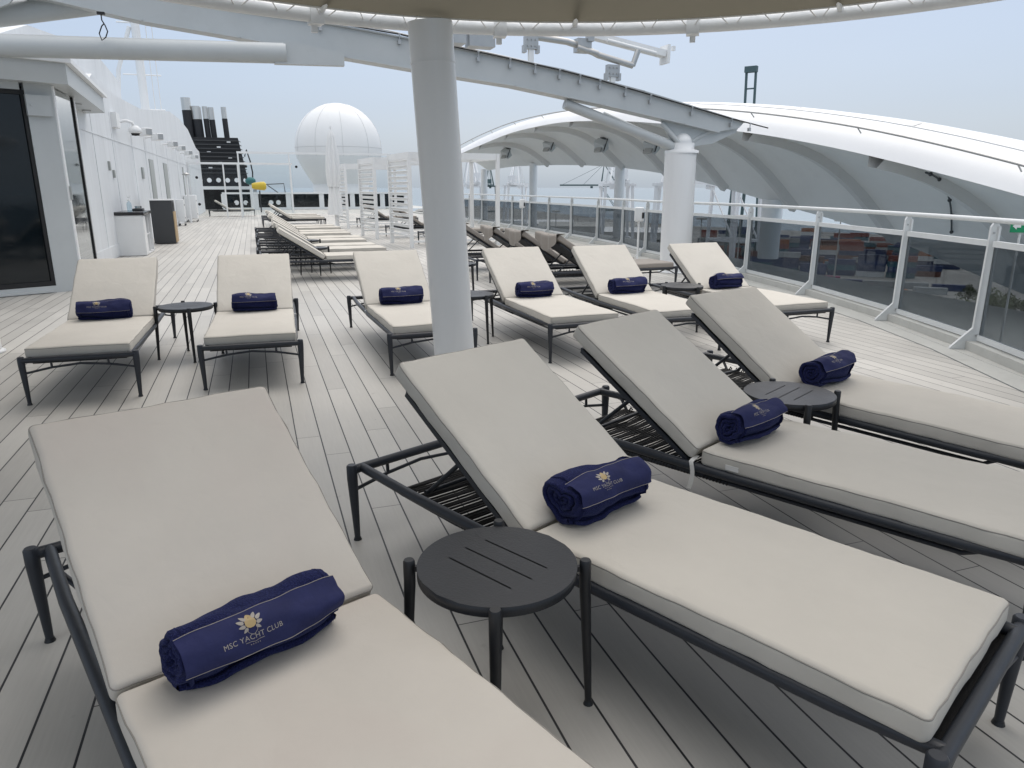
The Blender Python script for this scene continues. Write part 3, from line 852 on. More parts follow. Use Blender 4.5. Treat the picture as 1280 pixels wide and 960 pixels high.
# loungers with sagging taupe covers behind the second row
def make_covered(i, x, y, a):
    t = make_lounger('sun_lounger', 'lounger with a sagging taupe cover over its raised back, %s from the column' % ords[i], 'loungers with sagging taupe covers behind the second row', (x, y, 0), R(a), M['fabric_d'], detail=False) if i == 0 else copy_tree(COV[0])
    t.location = (x, y, 0); t.rotation_euler.z = R(a)
    t['label'] = 'lounger with a sagging taupe cover over its raised back, %s' % ('closest to the camera', 'second from the camera', 'third from the camera', 'farthest from the camera')[i]
    return t
COV = []
for i, (x, y, a) in enumerate(((3.75, 10.05, 2), (3.6, 11.1, 0), (3.5, 12.2, -2), (3.35, 13.6, -3))):
    t = make_covered(i, x, y, a); COV.append(t)
    if i == 0:
        top = Vector((YH, 0, H + T)) + Vector((-math.cos(BA), 0, math.sin(BA))) * BL
        def fn(u, v):
            yv = (u - .5) * (CW + .05)
            d = .10 + .16 * math.sin(u * math.pi) ** 1.2
            x_ = top.x + .06 - .13 * min(v * 3, 1) + .02 * math.sin(u * 17); z_ = top.z + .012 - max(0, v - .33) / .67 * d - (0.03 * math.sin(math.pi * u)) * (1 - v) - .012 * abs(math.sin(u * 9))
            return (x_, yv, z_)
        MB().grid(fn, 22, 10).build('cover_flap', M['fabric_d'], t)
# copies made before the flap existed would lack it, so make sure every one has it
fl = [c for c in COV[0].children if c.name.startswith('cover_flap')][0]
for t in COV[1:]:
    if not any(c.name.startswith('cover_flap') for c in t.children):
        c = fl.copy(); col.objects.link(c); c.parent = t

# ------------------------------------------------------------------ big white columns
def column(name, label, b, t_, r, base_plate=True):
    o = thing(name, label, 'column', (b[0], b[1], 0))
    d = Vector(t_) - Vector((*b, 0))
    MB().cyl((0, 0, 0), tuple(d), r, r * .98, 48).build('shaft', M['colw'], o)
    if base_plate: MB().lathe([(r + .001, 0), (r + .03, 0), (r + .03, .02), (r + .001, .035)], n=48).build('base_collar', M['colw'], o)
    return o
c1 = column('support_column', 'big leaning white column in the middle of the deck holding the canopy ring', (1.45, 5.55), (1.29, 5.47, 2.66), .162)
m = MB(); ax = (Vector((1.29, 5.47, 2.66)) - Vector((1.45, 5.55, 0))).normalized()
for h_, r_ in ((.16, .1645), (2.40, .163)):
    p_ = ax * h_; m.cyl(p_ - ax * .004, p_ + ax * .004, r_, n=48)
m.build('weld_seam', M['colw'], c1)
column('support_column', 'white column cut off by the left edge of the view beside the cabin window', (-2.56, 8.02), (-2.54, 7.9, 3.34), .15)
c2 = column('support_column', 'thick white column by the glass railing carrying the arched steel beam', (7.36, 11.85), (7.34, 11.85, 2.16), .285)
m = MB(); m.lathe([(.30, 2.12), (.30, 2.17), (.22, 2.19), (.215, 2.30)], n=48)
m.lathe([(.17 * math.cos(R(a)), 2.30 + .17 * math.sin(R(a))) for a in range(0, 91, 10)], n=32); m.build('domed_cap', M['colw'], c2)

# ------------------------------------------------------------------ canopy: ring, canvas, lacing
RC = Vector((1.15, 2.05)); RR = 3.52; RZ = 2.66
can = thing('round_canopy', 'round taupe canvas canopy laced to a white tubular ring overhead', 'canopy', (RC.x, RC.y, RZ))
ringp = [(RR * math.cos(2 * math.pi * i / 96), RR * math.sin(2 * math.pi * i / 96), 0) for i in range(96)]
MB().tube(ringp, .048, 14, closed=True).build('ring', M['colw'], can)
def cone(u, v):
    a = 2 * math.pi * u; nseg = 12
    fr_ = (u * nseg) % 1; sag = .06 * math.sin(math.pi * fr_) * math.sin(math.pi * v)
    v *= .5; r = (RR - .10) * (1 - v) + .15 * v  # canvas stops halfway: open centre shaped to let light onto the front loungers
    return (r * math.cos(a), r * math.sin(a), .03 + 1.0 * v ** 1.15 - sag)
MB().grid(cone, 96, 10).build('canvas', M['canvas'], can)
m = MB(); hem = [((RR - .10) * math.cos(2 * math.pi * i / 96), (RR - .10) * math.sin(2 * math.pi * i / 96), .028) for i in range(96)]
m.tube(hem, .007, 6, closed=True); m.build('hem', M['cord'], can)
MB().tube([(1.79 * math.cos(2 * math.pi * i / 64), 1.79 * math.sin(2 * math.pi * i / 64), .49) for i in range(64)], .035, 10, closed=True).build('inner_ring', M['colw'], can)  # rim of the opening made for the light
m = MB(); nl = 150
zz = []
for i in range(nl * 2):
    a = 2 * math.pi * i / (nl * 2); k = i % 4
    r_ = RR - .11 if i % 2 == 0 else RR - .01
    zz.append((r_ * math.cos(a + .004 * math.sin(i * 1.3)), r_ * math.sin(a), .035 if i % 2 == 0 else (.052 if k == 1 else -.03)))
m.tube(zz, .0045, 5, closed=True); m.build('lacing', M['cord'], can)
for k in range(12):
    a = 2 * math.pi * k / 12 + R(10)
    m = MB(); m.tube([((RR) * math.cos(a), RR * math.sin(a), .01), (1.79 * math.cos(a), 1.79 * math.sin(a), .49)], .022, 8)
    m.build('rib', M['colw'], can)
for a in (R(100.5), R(56), R(79)):
    cl = MB(); p = Vector((RR * math.cos(a), RR * math.sin(a), 0)); 
    cl.box(p, (.105, .09, .12), rz=a); cl.box(p + Vector((.05 * math.cos(a), .05 * math.sin(a), -.055)), (.03, .04, .09), rz=a)
    cl.cyl(p + Vector((math.cos(a), math.sin(a), -.3)) * .07, p + Vector((math.cos(a) * .1, math.sin(a) * .1, -.02)), .008, n=6)
    cl.build('ring_clamp', M['colw'], can)
shade_can = copy_tree(can); shade_can.location = (-3.9, 4.65, 3.36)  # unseen canopy added to shade the left loungers
def solid(u, v):
    a = 2 * math.pi * u; r = 1.79 * (1 - v) + .02 * v
    return (r * math.cos(a), r * math.sin(a), .49 + .45 * v)
MB().grid(solid, 48, 4).build('shade_cap', M['canvas'], shade_can)  # closes the added canopy's centre to block more light
tag(shade_can, 'unseen round canvas canopy added at upper left to shade the left second row loungers', 'canopy')

# ------------------------------------------------------------------ arched steel beam across the deck
BY = 11.85
k = BY / 13.3
def bs(x, z): return (x * k, 1.532 + (z - 1.532) * k)
bot = [bs(x, z) for x, z in ((-9, 4.55), (-5, 4.42), (-2.59, 4.19), (-1.35, 3.98), (.03, 3.83), (1.65, 3.63), (3.44, 3.43), (4.63, 3.31), (6.41, 3.05), (8.18, 2.76), (9.0, 2.62))]
top = [bs(x, z) for x, z in ((-9, 5.05), (-5, 4.88), (-2.6, 4.72), (-.52, 4.32), (.42, 4.19), (1.29, 4.11), (2.34, 4.0), (4.03, 3.80), (5.57, 3.60), (7.25, 3.30), (9.6, 2.80), (9.5, 2.70))]
beam = thing('arched_beam', 'long pale grey arched steel beam running from upper left to the rail column', 'beam', (7.36, BY, 0))
def rel(poly): return [(p[0] - 7.36, p[1]) for p in poly]
poly = rel(bot + top[::-1])
m = MB(); m.prism(poly, -.10, .10, 'Y')
m.build('web', M['greyw'], beam)
m = MB()
bb = rel(bot)
for p, q in zip(bb[:-1], bb[1:]): m.bar((p[0], 0, p[1] - .010), (q[0] + .01, 0, q[1] - .010), .30, .018)
tp = rel(top[:-1])
for p, q in zip(tp[:-1], tp[1:]): m.bar((p[0], 0, p[1] + .010), (q[0] + .01, 0, q[1] + .010), .30, .018)
m.build('flange', M['greyw'], beam)
def by(u): return None
# struts fanning from the column cap
for p0, p1, r in (((-.12, 0, 2.22), (-2.30, .0, 2.88), .085), ((-.1, .16, 2.25), (-1.35, .5, 2.78), .06), ((-.08, -.1, 2.25), (-.45, -.02, 2.62), .04), ((.05, .0, 2.25), (.55, .0, 2.52), .04)):
    MB().cyl(p0, p1, r, n=20).build('strut', M['greyw'], beam)
MB().prism([(-.15, 2.2), (.62, 2.30), (1.1, 2.50), (1.15, 2.58), (-.5, 2.72)], -.015, .015, 'Y').build('gusset_plate', M['greyw'], beam)

# glass roof edge with clamps above the beam
EP = [((380, 28)), ]
edge = [(.42, 4.28), (1.29, 4.15), (2.6, 4.02), (3.4, 3.90), (4.6, 3.74), (5.57, 3.60), (6.4, 3.46), (7.5, 3.24), (9.4, 2.86), (10.3, 2.70)]
EY = BY - .16; k2 = EY / 13.3
ed = [(x * k2, EY, 1.532 + (z + .03 - 1.532) * k2) for x, z in edge]
gr = thing('glass_roof', 'sloping clear glass roof edged in black seal and held by steel clamps above the arched beam', 'glass roof', (3, EY, 0))
ed = [(p[0] - 3, 0, p[2]) for p in ed]
m = MB(); m.tube(ed, .011, 8); m.build('edge_seal', M['rubber'], gr)
n = len(ed)
m = MB(); m.add(ed + [(p[0] + .15, 1.6, p[2] + .34) for p in ed], [(i, i + 1, n + i + 1, n + i) for i in range(n - 1)])
m.build('glass_sheet', M['clear'], gr)
m = MB(); m.tube([(p[0] + .15, 1.6, p[2] + .345) for p in ed], .010, 6); m.build('edge_seal', M['steel'], gr)
for i in range(1, n - 1):
    for f_ in ((0, .5) if i > 2 else (0,)):
        a, b = Vector(ed[i]), Vector(ed[min(i + 1, n - 1)]); p = a.lerp(b, f_)
        c = MB(); c.cyl(p, p - Vector((0, 0, .085)), .008, n=8); c.box(p - Vector((0, -.02, .105)), (.045, .05, .06)); c.cyl(p + Vector((0, 0, .012)), p - Vector((0, 0, .01)), .022, n=10)
        c.build('clamp', M['steel'], gr)
for i, x in enumerate((-1.2, -.95, 1.95, 2.5, 3.2, 3.8)):
    z = lerp_tab([(p[0], p[2]) for p in ed], x)
    c = MB(); c.box((x, .14, z - .11), (.05, .12, .16)); c.box((x + .09, .14, z - .13), (.03, .12, .12)); c.build('beam_bracket', M['white'], gr)

# cleaning gantry on the glass roof
gy = 12.6
def gp(u, z): return u
gan = thing('cleaning_gantry', 'grey and white window cleaning gantry sitting on rails above the glass roof', 'gantry', (5.75, gy, 0))
m = MB(); m.tube([(-.9, 0, 4.02), (-.35, 0, 3.98), (.0, 0, 3.90), (.25, 0, 3.80), (.95, 0, 3.66)], .055, 14); m.tube([(.95, 0, 3.66), (1.05, 0, 3.92)], .05, 12)
m.build('pipe_arm', M['steel'], gan)
m = MB(); m.box((-.05, 0, 3.93), (.26, .2, .22)); m.cyl((-.2, -.1, 3.88), (.2, -.1, 3.80), .05, n=12); m.box((.05, -.08, 4.04), (.12, .12, .1)); m.build('motor_head', M['steel'], gan)
for x, z in ((-1.02, 3.92), (.55, 3.55)):
    m = MB(); m.box((x, 0, z), (.24, .10, .20)); m.box((x - .12, 0, z - .1), (.05, .12, .12)); m.box((x + .12, 0, z - .1), (.05, .12, .12)); 
    for dx in (-.07, 0, .07):
        for dz in (-.05, .05): m.cyl((x + dx, -.07, z + dz), (x + dx, -.05, z + dz), .016, n=8)
    m.build('roller_bracket', M['steel'], gan)
    MB().box((x, 0, z - .22), (.09, .06, .28)).build('bracket_post', M['white'], gan)
m = MB(); m.bar((.2, .3, 4.18), (1.75, .3, 3.94), .2, .11); m.tube([(.5, .15, 4.08), (1.5, .15, 3.92)], .03, 10); m.box((1.78, .3, 3.93), (.05, .3, .32)); m.box((1.95, .3, 4.05), (.06, .06, .08)); m.build('white_arm', M['white'], gan)
m = MB(); m.box((-2.35, .1, 4.02), (.34, .3, .36)); m.box((-1.9, .1, 4.0), (.45, .3, .38)); m.box((-2.65, .1, 4.0), (.05, .2, .4)); m.build('control_box', M['steel'], gan)

# big tubular braces, upper left: white tubes greyed as if shaded from above
pb = thing('tubular_brace', 'thick horizontal white tube brace joining the arched beam at upper left', 'brace', (-2, 11.5, 0))
MB().cyl((-5.5, 0, 3.14), (2.62, 0, 3.36), .135, n=28).build('tube', M['greyw'], pb)
MB().prism([(2.45, 3.21), (3.42, 3.23), (3.42, 3.40), (2.75, 3.50), (2.60, 3.50)], -.06, .06, 'Y').build('end_plate', M['greyw'], pb)
pb = thing('tubular_brace', 'slanting white tube brace passing behind the horizontal one at the top left corner', 'brace', (-2.6, 12.2, 0))
MB().cyl((-2.6, .2, 3.35), (.9, -.2, 3.95), .145, n=28).build('tube', M['greyw'], pb)
MB().cyl((-1.3, 1.3, 4.05), (.9, 1.1, 4.27), .12, n=20).build('tube', M['greyw'], pb)
MB().prism([(-2.2, 3.55), (-.55, 3.60), (-.12, 3.80), (.0, 3.95), (-.15, 4.1), (-2.2, 4.3)], -.5, -.46, 'Y').build('gusset_plate', M['greyw'], pb)
cb = MB(); cb.tube([(0, 0, .12), (0, 0, .04), (.03, 0, -.02), (.05, 0, -.09), (.02, 0, -.16), (-.03, 0, -.20), (-.05, 0, -.12), (-.01, 0, -.03), (.02, 0, .0)], .008, 6); cb.box((0, 0, .12), (.09, .05, .03))
o = cb.build('hanging_cable', M['rubber'], None, (-1.63, 11.3, 3.56)); tag(o, 'thin black cable loop hanging under the slanting tube brace', 'cable')

# ------------------------------------------------------------------ superstructure on the left
dk = thing('deckhouse', 'long white ship deckhouse wall with dark glazing on the left of the deck', 'deckhouse', (-3, 12.6, 0))
DX, DY = -3, 12.6
def dd(p): return (p[0] - DX, p[1] - DY)
prof = [(12.62, 0), (12.62, 3.2), (17.0, 3.3), (18.5, 3.86), (19.3, 3.80), (21.4, 3.73), (25.9, 3.84), (32.0, 4.35), (35.3, 4.62), (40.2, 4.70), (44.7, 4.55), (49.7, 3.85), (52.6, 3.75), (52.6, 0)]
wp = [(13.5, 0), (13.5, 3.28)] + prof[2:]
m = MB(); m.prism([(p[0] - DY, p[1]) for p in wp], -5, 0, 'X'); m.build('side_wall', M['whitew'], dk)
m = MB(); m.prism([dd((-10, 12.9)), dd((-2.70, 13.0)), dd((-2.70, 14.2)), dd((-10, 16.5))], .0, 2.95); m.build('inner_core', M['charcoal'], dk)
# facade facing the camera
FA = Vector((-2.61, 12.72)); FD = Vector((-.86, -.44)).normalized()
fn_ = Vector((FD.y, -FD.x))
if fn_.y > 0: fn_ = -fn_
def fac(s, z, off=0): p = FA + FD * s + fn_ * off; return (p.x - DX, p.y - DY, z)
def facquad(m, s0, s1, z0, z1, o0, o1):
    vs = [fac(s, z, o) for o in (o0, o1) for s, z in ((s0, z0), (s1, z0), (s1, z1), (s0, z1))]
    m.add(vs, [(0, 1, 2, 3), (7, 6, 5, 4), (0, 4, 5, 1), (1, 5, 6, 2), (2, 6, 7, 3), (3, 7, 4, 0)])
m = MB(); facquad(m, 0, .345, .0, 3.0, -.12, .0); facquad(m, .345, 7, .0, .10, -.12, .0); facquad(m, .40, 7, 2.86, 3.0, -.12, 0)
facquad(m, .40, 7, .012, .045, 0.002, .06)
m.build('facade_frame', M['greyw'], dk)
m = MB(); facquad(m, .395, 7, .17, 2.80, -.10, -.06); m.build('front_glazing', M['darkglass'], dk)
m = MB(); facquad(m, .346, .394, .101, 2.858, -.05, -.02); facquad(m, .395, 7, .101, .17, -.05, -.02); facquad(m, .395, 7, 2.80, 2.858, -.05, -.02); m.build('window_gasket', M['rubber'], dk)
m = MB(); facquad(m, .05, .36, 2.52, 2.80, .003, .07); m.cyl(fac(.30, 2.66, .07), fac(.30, 2.66, .085), .018, n=10); m.build('corner_bracket', M['greyw'], dk)
# side glazing of the angled bay
SB = Vector((-2.61, 12.72)); SE = Vector((-2.62, 14.27)); SD = (SE - SB).normalized(); SN = Vector((SD.y, -SD.x)); SL_ = (SE - SB).length
def sq(m, s0, s1, z0, z1, o0, o1):
    vs = []
    for o in (o0, o1):
        for s_, z in ((s0, z0), (s1, z0), (s1, z1), (s0, z1)):
            p = SB + SD * s_ + SN * o; vs.append((p.x - DX, p.y - DY, z))
    m.add(vs, [(0, 1, 2, 3), (7, 6, 5, 4), (0, 4, 5, 1), (1, 5, 6, 2), (2, 6, 7, 3), (3, 7, 4, 0)])
m = MB(); sq(m, .11, SL_ - .12, .11, 2.94, -.06, -.03); m.build('side_glazing', M['mirror'], dk)
m = MB(); sq(m, .002, .10, 0.002, 2.95, -.08, .02); sq(m, .10, SL_, .002, .10, -.08, .015); sq(m, SL_ - .05, SL_ + .02, .10, 2.95, -.08, .0); m.build('side_frame', M['white'], dk)
m = MB(); sq(m, SL_ - .09, SL_ - .05, .10, 2.94, -.05, -.012); m.build('mullion', M['rubber'], dk)
m = MB(); sq(m, .04, .06, 1.35, 1.55, .021, .05); m.build('door_handle', M['steel'], dk)
ovp = [(-10, 9.0), (-2.78, 12.36), (-2.36, 12.58), (-2.62, 17.0), (-3.06, 17.3), (-3.1, 16.0), (-10, 16.0)]
m = MB(); m.prism([dd(p) for p in ovp], 2.955, 3.27); m.build('overhang', M['greyw'], dk)
m = MB(); m.prism([dd(p) for p in [(-10, 8.92), (-2.76, 12.28), (-2.28, 12.55), (-2.55, 17.05), (-2.62, 17.0), (-2.36, 12.61), (-2.78, 12.37), (-10, 9.0)]], 3.24, 3.30); m.build('overhang_trim', M['white'], dk)
for yy in (13.9, 15.3, 16.5):
    MB().cyl((.30 - .06 * (yy - 13.9), yy - DY, 2.956), (.30 - .06 * (yy - 13.9), yy - DY, 2.935), .08, n=16).build('downlight', M['steel'], dk)
m = MB(); m.prism([(13.2 - DY, 3.28), (13.2 - DY, 3.6), (16 - DY, 4.3), (22 - DY, 4.9), (26 - DY, 4.6), (26 - DY, 3.3)], -7, -.5, 'X'); m.build('upper_deckhouse', M['whitew'], dk)
for y0, y1, z0, z1 in ((26.2, 27.2, 0.02, 2.15), (30.2, 31.4, .02, 2.15), (38.2, 38.6, .02, 2.2)):
    d = MB(); d.rb((.012, (y0 + y1) / 2 - DY, (z0 + z1) / 2 + .25), (.03, y1 - y0, z1 - z0), .008); d.build('door', M['greydoor'], dk)
for y0, y1, z0, z1 in ((18.9, 19.0, 1.9, 2.1), (19.35, 19.48, 1.75, 1.92), (24.2, 24.5, 1.78, 2.1)):
    MB().rb((.02, (y0 + y1) / 2 - DY, (z0 + z1) / 2), (.05, y1 - y0, z1 - z0), .006).build('wall_plate', M['greydoor'], dk)

for yy in (17.6, 19.9, 23.0, 25.6, 28.6, 32.0, 36.0, 40.5, 45.5):
    MB().box((.004, yy - DY, 1.62), (.010, .022, 3.2)).build('panel_seam', M['whitew'], dk)
for zz_ in (.16, 2.62):
    MB().box((.006, 33.0 - DY, zz_), (.014, 38.4, .03 if zz_ > 1 else .26)).build('belt_moulding', M['whitew'], dk)
def wall_item(name, label, cat, y, z, mk, group=None):
    t = thing(name, label, cat, (-3, y, z), 0, group); mk(t); return t
def gooseneck(t):
    m = MB(); m.tube([(0, 0, .05), (.2, .0, .10), (.34, .05, .06), (.38, .08, -.05)], .035, 10); m.build('arm', M['white'], t)
    m = MB(); m.box((.06, -.5, .06), (.12, .5, .34)); m.build('junction_box', M['white'], t)
    m = MB(); m.lathe([(.07, .04), (.14, -.03), (.15, -.12), (.12, -.14)], (.38, .08, -.05), 20); m.build('lamp_shade', M['white'], t)
    MB().lathe([(.001, -.10), (.10, -.10), (.09, -.16), (.001, -.17)], (.38, .08, -.08), 16).build('lens', M['rubber'], t)
wall_item('wall_lamp', 'white gooseneck wall lamp with dark lens, first fitting high on the deckhouse wall', 'lamp', 20.9, 3.02, gooseneck)
def cam_(t):
    m = MB(); m.tube([(0, 0, 0), (.18, 0, .03), (.26, .02, .0)], .025, 8); m.build('arm', M['white'], t)
    m = MB(); m.rb((.36, -.10, .02), (.20, .48, .20), .02, rz=.5); m.build('housing', M['white'], t)
    m = MB(); m.box((.485, -.32, .02), (.15, .02, .15), rz=.5); m.build('lens', M['steel'], t)
cams = []
for i, (y, z) in enumerate(((23.2, 2.98), (26.0, 3.02), (30.8, 3.06), (34.3, 3.08), (38, 3.05), (42, 3.02))):
    t = wall_item('floodlight', 'white boxy floodlight high on the deckhouse wall, %s from the camera' % ('first', 'second', 'third', 'fourth', 'fifth', 'sixth')[i], 'floodlight', y, z, cam_, 'floodlights along the deckhouse wall') if i == 0 else copy_tree(cams[0])
    t.location = (-3, y, z); t['label'] = 'white boxy floodlight high on the deckhouse wall, %s from the camera' % ('nearest', 'second', 'third', 'fourth', 'fifth', 'farthest')[i]; cams.append(t)

# service cabinet, bottle, bin, lockers
cab = thing('service_cabinet', 'white service cabinet with black countertop and open shelves against the deckhouse', 'cabinet', (-2.7, 19.5, 0))
m = MB(); m.box((-.02, -.69, .46), (.58, .03, .90)); m.box((-.02, .69, .46), (.58, .03, .90)); m.box((-.29, 0, .46), (.02, 1.35, .88)); m.box((-.02, 0, .03), (.56, 1.35, .04)); m.box((-.02, .18, .46), (.56, .03, .86)); m.box((-.02, -.26, .46), (.56, .03, .86)); m.box((.255, -.47, .46), (.03, .38, .86))
m.build('carcass', M['white'], cab)
MB().box((-.02, 0, .46), (.54, .84, .03)).build('shelf', M['white'], cab)
MB().rb((-.01, 0, .955), (.63, 1.45, .07), .008).build('countertop', M['stone'], cab)
m = MB(); m.box((.05, -.02, .62), (.3, .3, .26)); m.build('shelf_box', M['charcoal'], cab)
bt = thing('pump_bottle', 'clear pump bottle of hand sanitizer on the black countertop', 'bottle', (-2.72, 19.15, .99))
MB().lathe([(.001, 0), (.05, 0), (.053, .02), (.053, .16), (.045, .20), (.018, .22), (.018, .24)], n=20).build('flask', M['bottle'], bt)
m = MB(); m.cyl((0, 0, .24), (0, 0, .27), .022, n=12); m.cyl((0, 0, .27), (0, 0, .32), .006, n=8); m.box((.02, 0, .325), (.07, .022, .018)); m.build('pump', M['plastic'], bt)
ty = thing('condiment_tray', 'small dark tray holding sachets on the black countertop beside the pump bottle', 'tray', (-2.6, 19.62, .99))
MB().rb((0, 0, .03), (.22, .34, .06), .01).build('tray', M['charcoal'], ty)
MB().box((.0, .02, .09), (.12, .2, .05)).build('sachets', M['mirror'], ty)
bn = thing('waste_bin', 'tall charcoal waste bin with pale wood slats on its side', 'bin', (-2.42, 22.9, 0))
MB().rb((0, 0, .60), (.56, .62, 1.16), .015).build('body', M['charcoal'], bn)
MB().rb((0, 0, 1.20), (.60, .66, .035), .01).build('lid', M['white'], bn)
MB().box((.283, 0, 1.02), (.012, .42, .22)).build('opening', M['rubber'], bn)
m = MB()
for i in range(5): m.box((.292, -.24 + i * .12, .46), (.024, .085, .84))
m.build('wood_slats', M['wood'], bn)
for (x, y, w, d, h, lb) in ((-2.72, 37.3, .5, .9, 1.18, 'white deck locker standing off the deckhouse wall beyond the waste bin'), (-2.85, 33.5, .3, .5, 1.05, 'narrow white deck locker against the deckhouse wall between bin and far locker')):
    t = thing('deck_locker', lb, 'locker', (x, y, 0))
    MB().rb((0, 0, h / 2 + .08), (w, d, h - .16), .015).build('body', M['white'], t)
    m = MB()
    for sx in (-1, 1):
        for sy in (-1, 1): m.box((sx * (w / 2 - .04), sy * (d / 2 - .04), .04), (.04, .04, .08))
    m.build('feet', M['charcoal'], t)
    m = MB(); m.box((w / 2 + .008, -d * .3, h * .8), (.012, .05, .06)); m.box((w / 2 + .008, -d * .3, h * .3), (.012, .05, .06)); m.build('latch', M['charcoal'], t)
sh = thing('deck_shower', 'slim white deck shower post in front of the deckhouse wall', 'shower', (-2.7, 36, 0))
MB().cyl((0, 0, 0), (0, 0, 2.05), .045, n=14).build('post', M['white'], sh)
MB().lathe([(.001, 2.05), (.16, 2.06), (.14, 2.12), (.04, 2.16)], n=20).build('shower_head', M['steel'], sh)

# mast behind the deckhouse
mt = thing('signal_mast', 'white tripod signal mast with antennas rising behind the deckhouse', 'mast', (-5.2, 47, 3.5))
m = MB(); m.tube([(0, 0, 0), (0, 0, 4.5), (0, 0, 9)], .22, 14); m.tube([(-1.6, 0, 0), (-1.1, 0, 4.2), (-.3, 0, 6.4)], .11, 10); m.build('pole', M['white'], mt)
m = MB()
for z in (2.2, 4.0, 5.3, 6.6): m.tube([(-.9, 0, z), (1.0, 0, z)], .04, 6)
for x in (.5, .8): m.tube([(x, 0, 2.2), (x, 0, 6.6)], .025, 6)
m.build('yardarm', M['white'], mt)
m = MB()
for x, h in ((-1.9, 2.3), (-2.6, 2.0), (-3.3, 1.7)): m.tube([(x, -9, 0), (x, -9, h)], .02, 5)
m.build('whip_antenna', M['steel'], mt)
m = MB(); m.tube([(.9, 0, .0), (.9, -1.0, .95), (.95, 1.0, .95), (1.5, 2.0, .4)], .03, 6); m.build('stay_rail', M['steel'], mt)

# funnel
fu = thing('exhaust_funnel', 'black louvred funnel casing with silver tipped exhaust pipes beyond the deckhouse', 'funnel', (-2.2, 60, 0))
m = MB()
def tap(z): return lerp_tab([(0, 2.25), (1.6, 2.15), (3, 2.0), (5, 1.75)], z)
m.prism([(-2.3, 0), (2.3, 0), (1.55, 5.0), (-2.0, 5.0)], -1.4, 1.4, 'Y')
m.build('casing', M['soot'], fu)
m = MB()
for i in range(9):
    z = 2.55 + i * .28; w = lerp_tab([(0, 2.35), (5, 1.65)], z)
    m.box((-.12, -1.5, z), (w * 2, .1, .07))
    m.tube([(w - .1, -1.5, z), (w, 0, z)], .03, 6)
m.build('louvre', M['charcoal'], fu)
m = MB()
for i in range(6):
    z = 2.9 + i * .36; m.box((-.5 + (i % 3) * .7, -1.47, z), (.25, .05, .1))
m.build('deck_lamp_panel', M['white'], fu)
m = MB(); m.tube([(1.9, -1.5, 3.7), (2.05, -1.5, 4.2), (2.25, -1.5, 3.4), (2.35, -1.5, 2.6), (2.3, -1.5, 1.9)], .05, 6); m.build('side_pipe', M['soot'], fu)
for x, r, z1, zs in ((-1.35, .33, 7.9, 6.9), (-.75, .30, 7.35, 6.3), (-.55, .16, 7.3, 6.3), (-.12, .19, 7.35, 6.35), (.28, .2, 7.3, 6.3), (1.15, .19, 7.35, 6.4)):
    e = MB(); e.cyl((x - .35, 0, 4.9), (x - .4, 0, zs), r, n=16); po = e.build('exhaust_pipe', M['soot'], fu)
    MB().cyl((x - .4, 0, zs), (x - .42, 0, z1 - .15), r * .97, n=16).build('pipe_tip', M['silverpipe'], po)
for i in range(7):
    MB().cyl((-1.9 + i * .62, -1.42, 2.05 if i % 2 else 2.02), (-1.9 + i * .62, -1.56, 2.04), .16, n=16).build('round_lamp', M['plastic'], fu)
dr = thing('float_drum', 'yellow tapered drum lying on a rack near the black funnel', 'drum', (.45, 50, 1.62))
MB().tube([(-.45, 0, 0), (-.3, 0, 0), (.1, 0, 0), (.3, 0, .0), (.42, 0, 0)], .3, 18, rf=lambda q: (.14, .2, .26, .27, .16)[min(4, int(q * 4.01))]).build('drum_body', M['yellow'], dr)
m = MB(); m.tube([(.4, 0, .1), (1.5, 0, .15), (1.55, 0, -.4)], .03, 6); m.tube([(.5, 0, .05), (1.1, 0, -.4)], .03, 6); m.box((0, 0, -.95), (.08, .08, 1.35)); m.build('rack', M['charcoal'], dr)
tl = thing('covered_machine', 'searchlight under a teal cover behind the yellow drum', 'machine', (-.05, 53, 0))  # covered machine on a pedestal
MB().sphere((0, 0, 1.95), .34, 14, 8, (1, 1, .75)).build('cover', M['teal'], tl); MB().cyl((0, 0, 0), (0, 0, 1.75), .1, n=12).build('pedestal', M['white'], tl)

# after bulkhead with dark openings
bw = thing('after_bulwark', 'white bulwark with dark openings and round lamps closing the far end of the deck', 'bulwark', (4.5, 55.5, 0))
m = MB(); m.box((0, 0, .08), (13, .2, .16)); m.box((0, 0, 1.14), (13, .3, .12))
for x in (-6.4, -4.3, -2.1, .2, 2.4, 4.6, 6.4): m.box((x, 0, .62), (.34, .18, .94))
m.build('wall', M['white'], bw)
m = MB(); m.box((0, .3, .62), (13, .05, .96)); m.build('dark_backing', M['darkglass'], bw)
for x in (-5.6, -5.0, -3.3, -2.8, 1.0, 1.6): MB().cyl((x, -.02, .5), (x, .14, .5), .16, n=16).build('round_lamp', M['plastic'], bw)
fb = thing('white_platform', 'low white raised platform edge in front of the black funnel', 'platform', (-2.2, 57.6, 0))
MB().box((0, 0, 1.5), (5.4, 1.4, .22)).build('platform_edge', M['white'], fb)
m = MB()
for x in (-2.4, 2.4): m.box((x, 0, .7), (.25, 1.0, 1.4))
m.build('supports', M['whitew'], fb)

